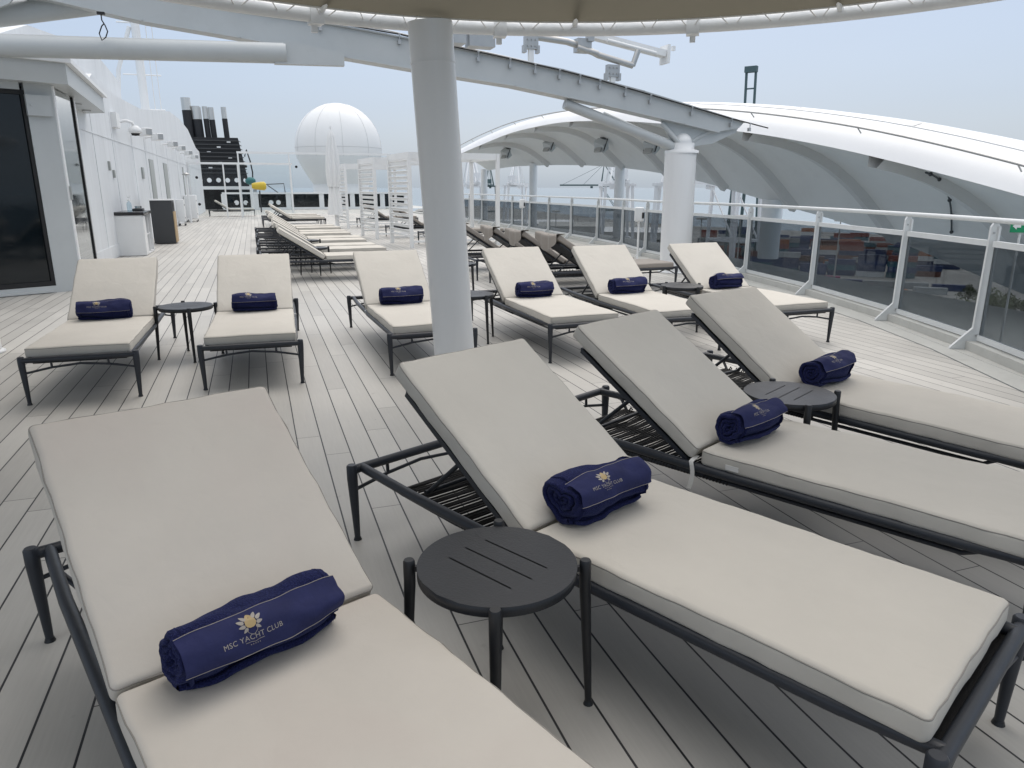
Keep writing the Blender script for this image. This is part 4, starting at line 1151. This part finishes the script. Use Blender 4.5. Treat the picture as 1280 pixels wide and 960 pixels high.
# tall glass windscreens
def screen(name, label, x0, x1, y, z1, posts, zb=.1):
    t = thing(name, label, 'glass screen', ((x0 + x1) / 2, y, 0)); cx = (x0 + x1) / 2
    MB().box((0, 0, z1), (x1 - x0, .12, .10)).build('top_rail', M['white'], t)
    for p in posts: MB().box((p - cx, 0, z1 / 2), (.07, .10, z1)).build('post', M['white'], t)
    MB().box((0, 0, (z1 + zb) / 2 - .03), (x1 - x0, .02, z1 - zb - .1)).build('glass_panel', M['clear'], t)
    for p in posts[:-1]:
        for zz_ in (.7, z1 - .7): MB().cyl((p - cx + .35, -.05, zz_), (p - cx + .35, .05, zz_), .07, n=10).build('glass_fixing', M['rubber'], t)
screen('glass_windscreen', 'tall clear glass windscreen with white top rail in front of the white dome', -.6, 7.4, 42, 3.30, (-.55, 2.0, 4.6, 7.3))
screen('glass_windscreen', 'lower clear glass windscreen reaching from the deckhouse across the walkway', -3.0, 2.1, 41.2, 2.72, (-2.95, -1.3, -.6, 2.0))

# radome
rd = thing('radome', 'huge white satellite radome dome with panel seams at the far end of the ship', 'radome', (7.3, 66, 0))
rr = 3.62; cz = 4.75
prof_ = [(rr * math.cos(R(a)) if a < 90 else .01, cz + rr * math.sin(R(a))) for a in range(-12, 91, 6)]
prof_ = [(2.3, 1.75), (3.1, 3.1)] + prof_
MB().lathe(prof_, n=56).build('dome_shell', M['radome'], rd)
m = MB()
for i in range(10):
    a = 2 * math.pi * i / 10 + .3
    m.tube([((rr + .005) * math.cos(R(e)) * math.cos(a), (rr + .005) * math.cos(R(e)) * math.sin(a), cz + (rr + .005) * math.sin(R(e))) for e in range(-12, 86, 7)], .016, 5)
m.tube([((rr + .005) * math.cos(2 * math.pi * i / 48), (rr + .005) * math.sin(2 * math.pi * i / 48), cz) for i in range(48)], .018, 5, closed=True)
m.build('panel_seams', M['seamm'], rd)
MB().lathe([(2.35, 0), (2.35, 1.8), (2.1, 1.8)], n=40).build('pedestal', M['white'], rd)

# closed parasol
pa = thing('closed_parasol', 'closed white parasol standing beside the long lounger row', 'parasol', (2.72, 26.8, 0))
def pf(u, v):
    a = 2 * math.pi * u; r = (.05 + .17 * math.sin(math.pi * min(1, v * 1.1) * .5 + .2)) * (1 + .18 * math.sin(a * 8)); z = 3.45 - 1.9 * v
    r *= 1 if v < .8 else 1 - (v - .8) * .6
    if v < .03: r = .03
    return (r * math.cos(a), r * math.sin(a), z)
MB().grid(pf, 64, 14).build('folded_canopy', M['plastic'], pa)
MB().cyl((0, 0, 0), (0, 0, 3.55), .03, n=12).build('pole', M['white'], pa)
MB().lathe([(.001, .10), (.12, .10), (.30, .06), (.32, 0)], n=24).build('base', M['white'], pa)
def fs2(u, v):
    a = 2 * math.pi * u; r = (.14 + .10 * v) * (1 + .15 * math.sin(a * 7)); return (r * math.cos(a), r * math.sin(a), 1.7 - 1.1 * v)
MB().grid(fs2, 56, 6).build('folded_skirt', M['plastic'], pa)

# ------------------------------------------------------------------ cabanas
def make_cabana(label, loc, rz):
    t = thing('cabana', label, 'cabana', loc, rz, 'white louvred cabanas')
    w, d, h = 2.45, 1.95, 2.40
    for x in (0, w):
        for y in (0, d): MB().box((x, y, h / 2), (.09, .09, h)).build('post', M['white'], t)
    m = MB(); m.box((w / 2, 0, h - .08), (w - .1, .07, .16)); m.box((w / 2, d, h - .08), (w - .1, .07, .16)); m.box((0, d / 2, h - .08), (.07, d - .1, .16)); m.box((w, d / 2, h - .08), (.07, d - .1, .16)); m.build('roof_frame', M['white'], t)
    m = MB()
    for i in range(9): m.box((w * (i + .5) / 9, d / 2, h - .04), (.035, d - .12, .06))
    m.build('roof_slats', M['white'], t)
    m = MB(); m.box((0, d / 2, .30), (.05, d - .1, .05))
    for i in range(14):
        m.box((0, d / 2, .42 + i * .136), (.10, d - .12, .014), mat=Matrix.Rotation(R(38), 3, 'Y'))
        m.box((0.0, d / 2, .42 + i * .136 - .02), (.016, d - .12, .055))
    m.build('louvre_screen', M['white'], t)
    m = MB(); m.box((w / 2, 0, .16), (w - .1, .05, .05)); m.box((w / 2, d, .16), (w - .1, .05, .05)); m.build('floor_rail', M['white'], t)
    return t
cb0 = make_cabana('nearest white louvred cabana beside the big column', (3.83, 18.97, 0), R(5))
for (x, y, lb) in ((3.50, 22.6, 'middle white louvred cabana of the three'), (3.38, 28.9, 'farthest white louvred cabana near the closed parasol')):
    o = copy_tree(cb0); o.location = (x, y, 0); o.rotation_euler.z = R(5); o['label'] = lb
covb = COV[0]
for i, (x, y, a) in enumerate(((4.3, 19.9, 3), (4.0, 23.5, 3), (3.9, 29.8, 3))):
    o = copy_tree(covb); o.location = (x, y, 0); o.rotation_euler.z = R(a)
    tag(o, 'taupe covered lounger inside the %s louvred cabana' % ('nearest', 'middle', 'farthest')[i], 'sun lounger', 'taupe loungers inside the cabanas')

# hand sanitiser stands
def sani(label, loc, rz):
    t = thing('sanitizer_stand', label, 'sanitizer stand', loc, rz, 'white hand sanitizer stands by the railing')
    MB().lathe([(.001, .02), (.15, .02), (.16, 0)], n=24).build('base', M['white'], t)
    MB().cyl((0, 0, .01), (0, 0, .85), .022, n=12).build('pole', M['white'], t)
    MB().rb((0, -.01, .98), (.20, .14, .30), .035, seg=3).build('dispenser', M['plastic'], t)
    MB().box((.075, -.083, .96), (.045, .01, .12)).build('window', M['rubber'], t)
    return t
sani('white hand sanitizer stand nearer the camera, left of the thick rail column', (7.72, 13.95, 0), R(-25))
sani('white hand sanitizer stand farther away, by the far railing panels', (8.95, 24.6, 0), R(-20))

# exit sign on a slim bracket at the right edge
ex = thing('exit_sign', 'small green escape sign with white arrow at the right edge above the railing', 'sign', (7.4, 5.4, 1.15), R(-38))
MB().rb((0, 0, 0), (.20, .015, .13), .004).build('panel', M['green'], ex)
m = MB(); m.add([(-.085, -.012, 0), (-.045, -.012, .035), (-.045, -.012, .014), (-.01, -.012, .014), (-.01, -.012, -.014), (-.045, -.012, -.014), (-.045, -.012, -.035)], [(0, 6, 5, 4, 3, 2, 1)]); m.cyl((.04, -.011, .03), (.04, -.0095, .03), .012, n=12); m.bar((.04, -.011, .02), (.03, -.011, -.02), .004, .016, up=(1, 0, 0)); m.build('arrow', M['plastic'], ex)
MB().cyl((0, .02, .06), (0, .02, -1.62), .012, n=8).build('bracket', M['rail'], ex)

# ------------------------------------------------------------------ curved outer shell over the ship side
KA = [(40, 3.40), (38.75, 3.50), (33.25, 3.99), (29.04, 4.17), (25.71, 4.16), (21.84, 4.03), (18.43, 3.77), (16.86, 3.63), (15.03, 3.42), (12.99, 3.14), (11.96, 2.98), (10.48, 2.70), (8.96, 2.40), (8.07, 2.14), (5, 1.3), (2, .45)]
KB = [(40, 2.85), (35.89, 3.21), (28.72, 3.67), (23.8, 3.67), (19.67, 3.39), (15.54, 2.92), (13.56, 2.66), (11.93, 2.41), (10.67, 2.16), (9.6, 1.95), (8.37, 1.66), (7.35, 1.42), (5, .85), (2, .1)]
KC = [(43.17, 2.42), (37.33, 2.6), (30.85, 2.5), (27.17, 2.37), (23.59, 2.14), (21.94, 1.98), (18.74, 1.58), (16.89, 1.22), (14.76, .90), (13.13, .66), (11.33, .24), (10.76, .05), (9.5, -.3), (5, -1.2), (2, -2)]
shl = thing('curved_side_shell', 'sweeping white curved shell with grey ribbed underside beyond the railing', 'shell canopy', (10, 20, 0))
ys = [1.5 + i * .5 for i in range(int((41.5 - 1.5) / .5) + 1)]
def XB(y): return 10.0
def shA(y): return Vector((.8, y - 20, smooth_tab(KA, y)))
def shB(y): return Vector((0, y - 20, smooth_tab(KB, y)))
def shC(y): return Vector((3.0, y - 20, smooth_tab(KC, y)))
def strip(f, n_, name, mat, par=shl):
    m = MB(); vs = []; nn = n_ + 1
    for y in ys:
        for j in range(nn): vs.append(f(y, j / n_))
    m.add(vs, [(i * nn + j, i * nn + j + 1, (i + 1) * nn + j + 1, (i + 1) * nn + j) for i in range(len(ys) - 1) for j in range(n_)], True)
    return m.build(name, mat, par)
def fas(y, t):
    a, b = shB(y), shA(y); p = b.lerp(a, 1 - t) if False else a.lerp(b, t)
    # stepped profile: soft gutter then upper panel
    p.x += -.10 * math.sin(t * math.pi) ; p.z += .10 * math.sin(t * math.pi) * (1 if t > .5 else .6)
    return p
strip(fas, 8, 'fascia', M['shell'])
def und(y, t):
    b, c = shB(y), shC(y); p = b.lerp(c, t)
    p.z += .55 * math.sin(t * math.pi) * (1 - .3 * t); p.x += .25 * math.sin(t * math.pi)
    return p + Vector((0, 0, -.01 if 0 < t < 1 else 0))
strip(und, 10, 'underside', M['shellu'])
def topf(y, t):
    a = shA(y); c = shC(y); e = Vector((3.6, y - 20, max(a.z - .5, c.z)))
    if t <= .6: p = a.lerp(e, t / .6); p.z += .12 * math.sin(t / .6 * math.pi)
    else: p = e.lerp(c, (t - .6) / .4)
    return p
strip(topf, 8, 'top_skin', M['shell'])
m = MB(); m.tube([shB(y) + Vector((-.02, 0, (shA(y).z - shB(y).z) * .62 + .06)) for y in ys], .02, 8)
for y in ys[::6]:
    p = shB(y) + Vector((-.02, 0, (shA(y).z - shB(y).z) * .62 + .06)); m.cyl(p, p + Vector((.10, 0, -.10)), .012, n=6)
m.build('grab_rail', M['steel'], shl)
m = MB(); m.tube([fas(y, .80) + Vector((-.01, 0, .0)) for y in ys], .012, 6); m.build('panel_joint', M['seamm'], shl)
m = MB()
for y in (9.9, 12.9, 16.5, 20.5, 25, 30):
    w = .12 if y == 9.9 else .03
    m.add([fas(y, t) * 1.0 + Vector((-.006, 0, .006)) for t in (.8, .9, 1)] + [fas(y + w, t) + Vector((-.006, 0, .006)) for t in (.8, .9, 1)], [(0, 1, 4, 3), (1, 2, 5, 4)], True)
m.build('cover_strip', M['seamm'], shl)
for y in (6.2, 9.6, 13.2, 16.4, 19.4, 22.6, 25.8, 29.2, 33.0):
    m = MB(); w = .36
    def rf_(u, v):
        # raised rib running from the lip down to the back edge, leaning aft
        yy = y + (u - .5) * w - 1.6 * (v - .35); p = und(max(1.6, yy), .04 + .92 * v)
        dpt = .20 if .2 < u < .8 else 0.0
        nrm = Vector((-.42, 0, -.9)); return p + nrm * (dpt - .02)
    vs = [rf_(u, j / 14) for j in range(15) for u in (0, .22, .78, 1.0)]
    m.add(vs, [(j * 4 + i, j * 4 + i + 1, (j + 1) * 4 + i + 1, (j + 1) * 4 + i) for j in range(14) for i in range(3)], False)
    m.build('rib', M['shellrib_shade'], shl)
for y, pr_ in ((16.2, .27), (24.9, .19), (33.9, .19), (42.0, .19)):
    z = smooth_tab(KC, y) ; p = Vector((2.85, y - 20, 0))
    MB().cyl((2.9, y - 20, -.3), (2.9, y - 20, z + .1), pr_, n=24).build('pillar', M['colw'], shl)
flp = []
for i, (y, t_) in enumerate(((20.6, .55), (24.4, .60), (29.0, .55), (34.5, .55))):
    p = und(y, t_) + Vector((-.18, 0, -.22))
    tt = thing('shell_floodlight', 'grey boxed floodlight fixed under the curved shell, %s' % ('nearest the camera', 'second along', 'third along', 'farthest away')[i], 'floodlight', (p.x + 10, p.y + 20, p.z), R(20), 'floodlights under the curved shell')
    m = MB(); m.rb((0, 0, 0), (.30, .42, .34), .02, mat=Matrix.Rotation(R(-35), 3, 'Y') @ Matrix.Rotation(R(20), 3, 'X')); m.build('housing', M['greyw'], tt)
    m = MB(); m.tube([(.1, .22, .25), (-.05, .26, 0), (-.1, .22, -.2)], .02, 6); m.tube([(.1, -.22, .25), (-.05, -.26, 0), (-.1, -.22, -.2)], .02, 6); m.box((.15, 0, .24), (.14, .3, .08)); m.build('yoke', M['charcoal'], tt)
    m = MB(); m.box((-.14, 0, -.14), (.06, .30, .22), mat=Matrix.Rotation(R(35), 3, 'Y')); m.build('lens', M['steel'], tt)
cabm = MB(); pts = [und(9.3 + .10 * i, .10 + .06 * i) + Vector((-.03, 0, -.04)) for i in range(12)]
cabm.tube(pts, .016, 6)
for p in pts[1::2]: cabm.sphere(p, .035, 8, 6)
o = cabm.build('shell_cable', M['charcoal'], None, (10, 20, 0)); tag(o, 'dark cable with clips running down under the curved shell at the right', 'cable')

# ------------------------------------------------------------------ sea, port land
GZ = -41.0
mb = MB(); S_ = 60000
mb.add([(-S_, -S_, GZ), (S_, -S_, GZ), (S_, S_, GZ), (-S_, S_, GZ)], [(0, 1, 2, 3)])
struct('sea', mb, M['sea'])
def pol(azd, dist): return (dist * math.sin(R(azd)), dist * math.cos(R(azd)))
lp_ = [pol(8, 420), pol(10, 900), pol(12, 1500), pol(17, 1800), pol(22, 1300), pol(27, 1000), pol(32, 860), pol(45, 760), pol(60, 720), pol(88, 700), pol(100, 60), pol(60, 60), pol(30, 150)]
mb = MB(); mb.prism(lp_, GZ, GZ + .8); struct('port_land', mb, M['land'])
LZ = GZ + .8
# containers
def make_container(long=True):
    m = MB(); l, w, h = (12.2 if long else 6.1), 2.44, 2.6
    # corrugated side walls
    n = 36 if long else 18
    for sy in (-1, 1):
        vs = []
        for i in range(n * 2 + 1):
            x = -l / 2 + .15 + (l - .3) * i / (n * 2); y = sy * (w / 2 - (.05 if (i // 2) % 2 else .0))
            vs += [(x, y, .12), (x, y, h - .1)]
        m.add(vs, [(2 * i, 2 * i + 2, 2 * i + 3, 2 * i + 1) for i in range(n * 2)])
    m.box((0, 0, h - .06), (l - .1, w - .06, .06)); m.box((0, 0, .08), (l - .1, w - .06, .08))
    m.box((l / 2 - .1, 0, h / 2), (.06, w - .2, h - .2)); m.box((-l / 2 + .1, 0, h / 2), (.06, w - .2, h - .2))
    for y in (-.5, .5): m.cyl((l / 2 - .04, y, .2), (l / 2 - .04, y, h - .2), .04, n=6)
    for sx in (-1, 1):
        for sy in (-1, 1): m.box((sx * (l / 2 - .08), sy * (w / 2 - .08), h / 2), (.16, .16, h))
    for sy in (-1, 1):
        m.box((0, sy * (w / 2 - .04), h - .06), (l, .08, .12)); m.box((0, sy * (w / 2 - .04), .06), (l, .08, .12))
    me = m.build('shipping_container', CM[0][1]); return me
c40 = make_container(True)
rnd = random.Random(11)
protos = {}
for i, (nm, mm) in enumerate(CM):
    if i == 0: protos[i] = c40.data
    else:
        me = c40.data.copy(); me.materials.clear(); me.materials.append(mm); protos[i] = me
cnt = 0
AX = R(-42)
ux, uy = math.cos(AX), math.sin(AX); vx, vy = -uy, ux
first = True
def place_container(cx, cy, lvl, ci, desc):
    global first, cnt
    if first: o = c40; o.data = protos[ci]; first = False
    else:
        o = bpy.data.objects.new('shipping_container', protos[ci]); col.objects.link(o)
    o.location = (cx, cy, LZ + lvl * 2.62); o.rotation_euler.z = AX
    tag(o, desc, 'container', 'shipping containers stacked in the port')
    cnt += 1
lvn = ['ground level', 'second tier', 'third tier', 'fourth tier', 'fifth tier']
rown = ['front', 'second', 'third', 'fourth', 'fifth', 'sixth', 'seventh', 'eighth', 'rearmost']
for ri, (dist, hmax) in enumerate(((326, 2), (338, 3), (352, 3), (392, 4), (405, 4), (448, 5), (462, 5), (520, 5), (580, 5))):
    az = 34.2 if ri > 2 else 36.6; ai = 0; end = (47.6, 49.5, 50.8, 51.4, 51.4, 50.5, 50.5, 50, 49)[ri]
    while az < end:
        gap = rnd.random() < (.30 if ri < 3 else .16)
        if not gap:
            x, y = pol(az, dist); hh = rnd.randint(max(1, hmax - 2), hmax); ai += 1
            for lv in range(hh):
                ci = rnd.choice([0, 1, 1, 1, 1, 2, 3, 5, 5, 6, 7, 3, 0, 1, 2, 7])
                if ri == 1 and 42.5 < az < 45 and lv < 2: ci = 4
                if ri in (1, 2) and 46 < az < 49: ci = rnd.choice([3, 3, 6])
                place_container(x + rnd.uniform(-.3, .3), y + rnd.uniform(-.3, .3), lv, ci, '%s port container, stack %d from left, %s, %s row' % (CM[ci][0], ai, lvn[lv], rown[ri]))
        az += math.degrees(12.9 / dist) if not gap else math.degrees(7.0 / dist)

# quay cranes
def crane_parts(t, mat, up=False):
    leg = MB()
    for x in (0, -22):
        for y in (-9, 9):
            leg.bar((x, y, 0), (x * .95, y * .8, 44), 1.5, 1.5, up=(1, 0, 0))
    leg.build('portal_legs', mat, t)
    b = MB()
    for z in (14, 43):
        for y in (-8.6, 8.6): b.bar((-22, y, z), (0, y, z), 1.1, 1.3)
        for x in (0, -21.5): b.bar((x, -8.6, z), (x, 8.6, z), 1.1, 1.3, up=(0, 0, 1))
    for y in (-8.4, 8.4): b.bar((-21, y, 14), (0, y, 43), .7, .7)
    b.build('portal_beam', mat, t)
    g = MB()
    for y in (-2.5, 2.5): g.bar((-40, y, 44.5), (2 if up else 52, y, 44.5), .9, 1.8)
    for i in range(6 if up else 12): g.bar((-38 + i * 8, -2.5, 44.5), (-38 + i * 8, 2.5, 44.5), .5, .5)
    if up:
        for y in (-2.5, 2.5): g.bar((1, y, 44.5), (6, y, 103), 1.0, 1.4, up=(1, 0, 0))
        for i in range(7): g.bar((1.5 + i * .7, -2.5, 52 + i * 8.2), (1.5 + i * .7, 2.5, 52 + i * 8.2), .7, .7)
        g.box((6.2, 0, 102.5), (3, 6.4, 3))
    g.build('boom', mat, t)
    a = MB()
    for y in (-5, 5): a.bar((0, y, 44), (-3, 0, 70), .9, .9, up=(1, 0, 0)); a.bar((-21, y, 44), (-3, 0, 70), .8, .8, up=(1, 0, 0))
    a.build('apex_frame', mat, t)
    s = MB()
    for x in ((-36,) if up else (22, 48, -36)): s.bar((-3, 0, 70), (x, 0, 45.5), .35, .35)
    s.build('stays', mat, t)
    m = MB(); m.box((-26, 0, 48.5), (12, 6, 5)); m.box((12, 0, 42), (3, 2.6, 2.6)); m.build('machinery_house', mat, t)
crs = [(16.0, 520, 80, 'w', 'white quay crane seen left of the far cabana posts through the shell opening'),
       (19.6, 640, 62, 'w', 'white quay crane with long boom between the shell pillars'),
       (27.0, 430, 70, 'w', 'white quay crane in the shell opening left of the thick rail column'),
       (31.5, 380, 55, 'w', 'white quay crane just right of the thick rail column'),
       (35.0, 430, 95, 'w', 'white quay crane at the right end of the shell opening'),
       (17.5, 900, 70, 'g', 'distant dark green crane low on the left horizon'),
       (26.0, 950, 160, 'g', 'distant dark green crane standing by itself on the sea horizon'),
       (36.55, 440, 215, 'u', 'dark green crane with raised boom whose tip peeks over the curved shell')]
cw = cg = None
for az, dist, rz, c, lb in crs:
    src = cw if c == 'w' else (cg if c == 'g' else None)
    if src is None:
        t = thing('quay_crane', lb, 'crane'); crane_parts(t, M['crane_w'] if c == 'w' else M['crane_g'], c == 'u')
        if c == 'w': cw = t
        elif c == 'g': cg = t
    else: t = copy_tree(src)
    x, y = pol(az, dist); t.location = (x, y, LZ); t.rotation_euler.z = R(rz)
    tag(t, lb, 'crane', 'container quay cranes in the port')

# warehouses
for i, (az, dist, l, w, h, rz) in enumerate(((17, 420, 60, 25, 9, -30), (20.5, 470, 80, 30, 10, -30), (24, 420, 50, 24, 8, -30), (19, 640, 110, 30, 12, -25), (25.5, 620, 90, 30, 11, -25), (29.5, 560, 60, 26, 10, -35), (50, 640, 80, 30, 12, -40))):
    x, y = pol(az, dist); t = thing('warehouse', ['low grey port shed nearest behind the far railing', 'long grey port shed behind the far railing', 'small grey port shed right of the far sheds', 'very long grey port shed towards the sea', 'pale port shed in front of the sea', 'port shed beside the white cranes', 'port shed behind the container stacks at right'][i], 'warehouse', (x, y, LZ), R(rz), 'port warehouses')
    MB().box((0, 0, h / 2), (l, w, h)).build('wall', M['shed'], t)
    MB().prism([(-w / 2 - .6, h), (w / 2 + .6, h), (0, h + 3)], -l / 2 - .5, l / 2 + .5, 'X').build('roof', M['white'] if i % 2 else M['shed'], t)
    m = MB()
    for k_ in range(int(l // 12)): m.box((-l / 2 + 6 + k_ * 12, -w / 2 - .05, 2.4), (5, .1, 4.6))
    m.build('doors', M['charcoal'], t)
# light masts
lm = None
for i, (az, dist) in enumerate(((36.4, 330), (43.2, 300), (47.2, 380), (22.6, 380), (33.6, 300))):
    if lm is None:
        t = thing('light_mast', 'x', 'lamp post'); MB().cyl((0, 0, 0), (0, 0, 30), .35, .18, n=8).build('pole', M['shed'], t)
        MB().lathe([(.3, 29.5), (2.2, 29.6), (2.2, 30.3), (.3, 30.4)], n=10).build('lamp_ring', M['shed'], t); lm = t
    else: t = copy_tree(lm)
    x, y = pol(az, dist); t.location = (x, y, LZ)
    tag(t, 'high port light mast, %s from the left' % ('second', 'third', 'fourth', 'leftmost', 'one near the thick column')[i] if i < 3 else ('high port light mast farthest left behind the far railing' if i == 3 else 'high port light mast just right of the thick rail column'), 'lamp post', 'high light masts in the port')
# trees
def make_tree(seed):
    rn = random.Random(seed); t = thing('tree', 'x', 'tree')
    m = MB(); m.tube([(0, 0, 0), (.2, .1, 2.5), (0, .3, 5)], .3, 8, rf=lambda q: .4 - .25 * q)
    br = []
    for i in range(7):
        a = rn.uniform(0, 6.28); e = Vector((math.cos(a) * rn.uniform(1.5, 3.2), math.sin(a) * rn.uniform(1.5, 3.2), rn.uniform(5, 8))); br.append(e)
        m.tube([(0, .1, 3), tuple(e * .6 + Vector((0, 0, 1.5))), tuple(e)], .1, 5, rf=lambda q: .16 - .12 * q)
    m.build('trunk', M['bark'], t)
    c = MB()
    for e in br + [Vector((0, 0, 7.5))]:
        for k_ in range(3):
            o_ = e + Vector((rn.gauss(0, 1), rn.gauss(0, 1), rn.gauss(0, .7))); r_ = rn.uniform(.9, 1.7)
            for q in range(60):
                d = Vector((rn.gauss(0, 1), rn.gauss(0, 1), rn.gauss(0, 1))).normalized() * r_ * rn.uniform(.5, 1.05); p = o_ + d
                a1 = Vector((rn.gauss(0, 1), rn.gauss(0, 1), rn.gauss(0, 1))).normalized() * .28; a2 = a1.orthogonal().normalized() * .22
                c.add([p - a1, p + a2, p + a1, p - a2], [(0, 1, 2, 3)])
    c.build('crown', M['leaf'], t)
    return t
tp_ = [make_tree(3), make_tree(8)]
tl_ = [(53.0, 255, 1.3, 'leafy tree near the right edge seen through the glass railing'), (54.3, 262, 1.1, 'second leafy tree near the right edge behind the first'), (51.6, 300, .9, 'small tree left of the two right edge trees'),
       (17.6, 330, 1.2, 'leftmost tree behind the far railing panels'), (18.8, 345, 1.1, 'second tree from the left behind the far railing'), (20.2, 330, 1.3, 'third tree from the left behind the far railing'), (21.4, 350, 1.2, 'fourth tree from the left behind the far railing'),
       (23.0, 340, 1.3, 'fifth tree from the left behind the far railing'), (24.4, 330, 1.2, 'sixth tree from the left behind the far railing'), (28.2, 330, 1.2, 'tree left of the nearer sanitizer stand'), (29.8, 320, 1.3, 'tree behind the nearer sanitizer stand'), (31.8, 335, 1.1, 'tree right behind the thick rail column'), (33.0, 325, 1.2, 'tree right of the thick rail column beside the containers')]
for i, (az, dist, sc, lb) in enumerate(tl_):
    t = tp_[i] if i < 2 else copy_tree(tp_[i % 2]); x, y = pol(az, dist); t.location = (x, y, LZ); t.rotation_euler.z = i * 1.3; t.scale = (sc,) * 3
    tag(t, lb, 'tree', 'trees in the port')

# ------------------------------------------------------------------ light and sky
SUN_EL, SUN_AZ = 58, 30   # degrees; azimuth from +Y towards +X
w = bpy.data.worlds.new('World'); scene.world = w; w.use_nodes = True
nt = w.node_tree; nt.nodes.clear()
out = nt.nodes.new('ShaderNodeOutputWorld')
sky = nt.nodes.new('ShaderNodeTexSky'); sky.sky_type = 'NISHITA'; sky.sun_disc = False
sky.sun_elevation = R(SUN_EL); sky.sun_rotation = R(SUN_AZ); sky.dust_density = 4.0; sky.air_density = 1.0
bg1 = nt.nodes.new('ShaderNodeBackground'); bg1.inputs[1].default_value = .05
nt.links.new(sky.outputs[0], bg1.inputs[0])
tc = nt.nodes.new('ShaderNodeTexCoord'); sp = nt.nodes.new('ShaderNodeSeparateXYZ'); nt.links.new(tc.outputs['Generated'], sp.inputs[0])
rp = nt.nodes.new('ShaderNodeValToRGB'); rp.color_ramp.elements[0].position = 0.0; rp.color_ramp.elements[0].color = (.47, .55, .64, 1)
rp.color_ramp.elements[1].position = 1.0; rp.color_ramp.elements[1].color = (1.75, 1.72, 1.68, 1)
for pos, c in ((.02, (.49, .58, .68, 1)), (.10, (.41, .505, .65, 1)), (.26, (.39, .485, .645, 1)), (.5, (1.12, 1.12, 1.12, 1))):
    e = rp.color_ramp.elements.new(pos); e.color = c
nz = nt.nodes.new('ShaderNodeTexNoise'); nz.inputs['Scale'].default_value = 2.2; nz.inputs['Detail'].default_value = 3
mp = nt.nodes.new('ShaderNodeMapping'); mp.inputs['Scale'].default_value = (1, 1, 4); nt.links.new(tc.outputs['Generated'], mp.inputs[0]); nt.links.new(mp.outputs[0], nz.inputs['Vector'])
nt.links.new(sp.outputs[2], rp.inputs[0])
vm = nt.nodes.new('ShaderNodeVectorMath'); vm.operation = 'SCALE'; nt.links.new(rp.outputs[0], vm.inputs[0])
mm = nt.nodes.new('ShaderNodeMath'); mm.operation = 'MULTIPLY_ADD'; mm.inputs[1].default_value = .12; mm.inputs[2].default_value = .94; nt.links.new(nz.outputs[0], mm.inputs[0]); nt.links.new(mm.outputs[0], vm.inputs['Scale'])
bg2 = nt.nodes.new('ShaderNodeBackground'); bg2.inputs[1].default_value = .86; nt.links.new(vm.outputs[0], bg2.inputs[0])
ad = nt.nodes.new('ShaderNodeAddShader'); nt.links.new(bg1.outputs[0], ad.inputs[0]); nt.links.new(bg2.outputs[0], ad.inputs[1]); nt.links.new(ad.outputs[0], out.inputs[0])
sl = bpy.data.lights.new('sun', 'SUN'); sl.energy = .75; sl.angle = R(50); sl.color = (1, .965, .92)
so = bpy.data.objects.new('sun', sl); col.objects.link(so)
d = Vector((math.sin(R(SUN_AZ)) * math.cos(R(SUN_EL)), math.cos(R(SUN_AZ)) * math.cos(R(SUN_EL)), math.sin(R(SUN_EL))))
so.rotation_euler = (-d).to_track_quat('-Z', 'Y').to_euler()

# ------------------------------------------------------------------ camera
cd = bpy.data.cameras.new('camera'); cam = bpy.data.objects.new('camera', cd); col.objects.link(cam)
cd.sensor_fit = 'HORIZONTAL'; cd.sensor_width = 36; cd.lens = 901.0 / 1280 * 36
cd.clip_start = .05; cd.clip_end = 90000
cam.location = (0, 0, 1.532)
cam.rotation_euler = (R(90 - 15.254), 0, R(-19.2))
scene.camera = cam
scene.view_settings.view_transform = 'Standard'; scene.view_settings.look = 'None'; scene.view_settings.exposure = 0; scene.view_settings.gamma = 1
scene.cycles.max_bounces = 8; scene.cycles.transparent_max_bounces = 16
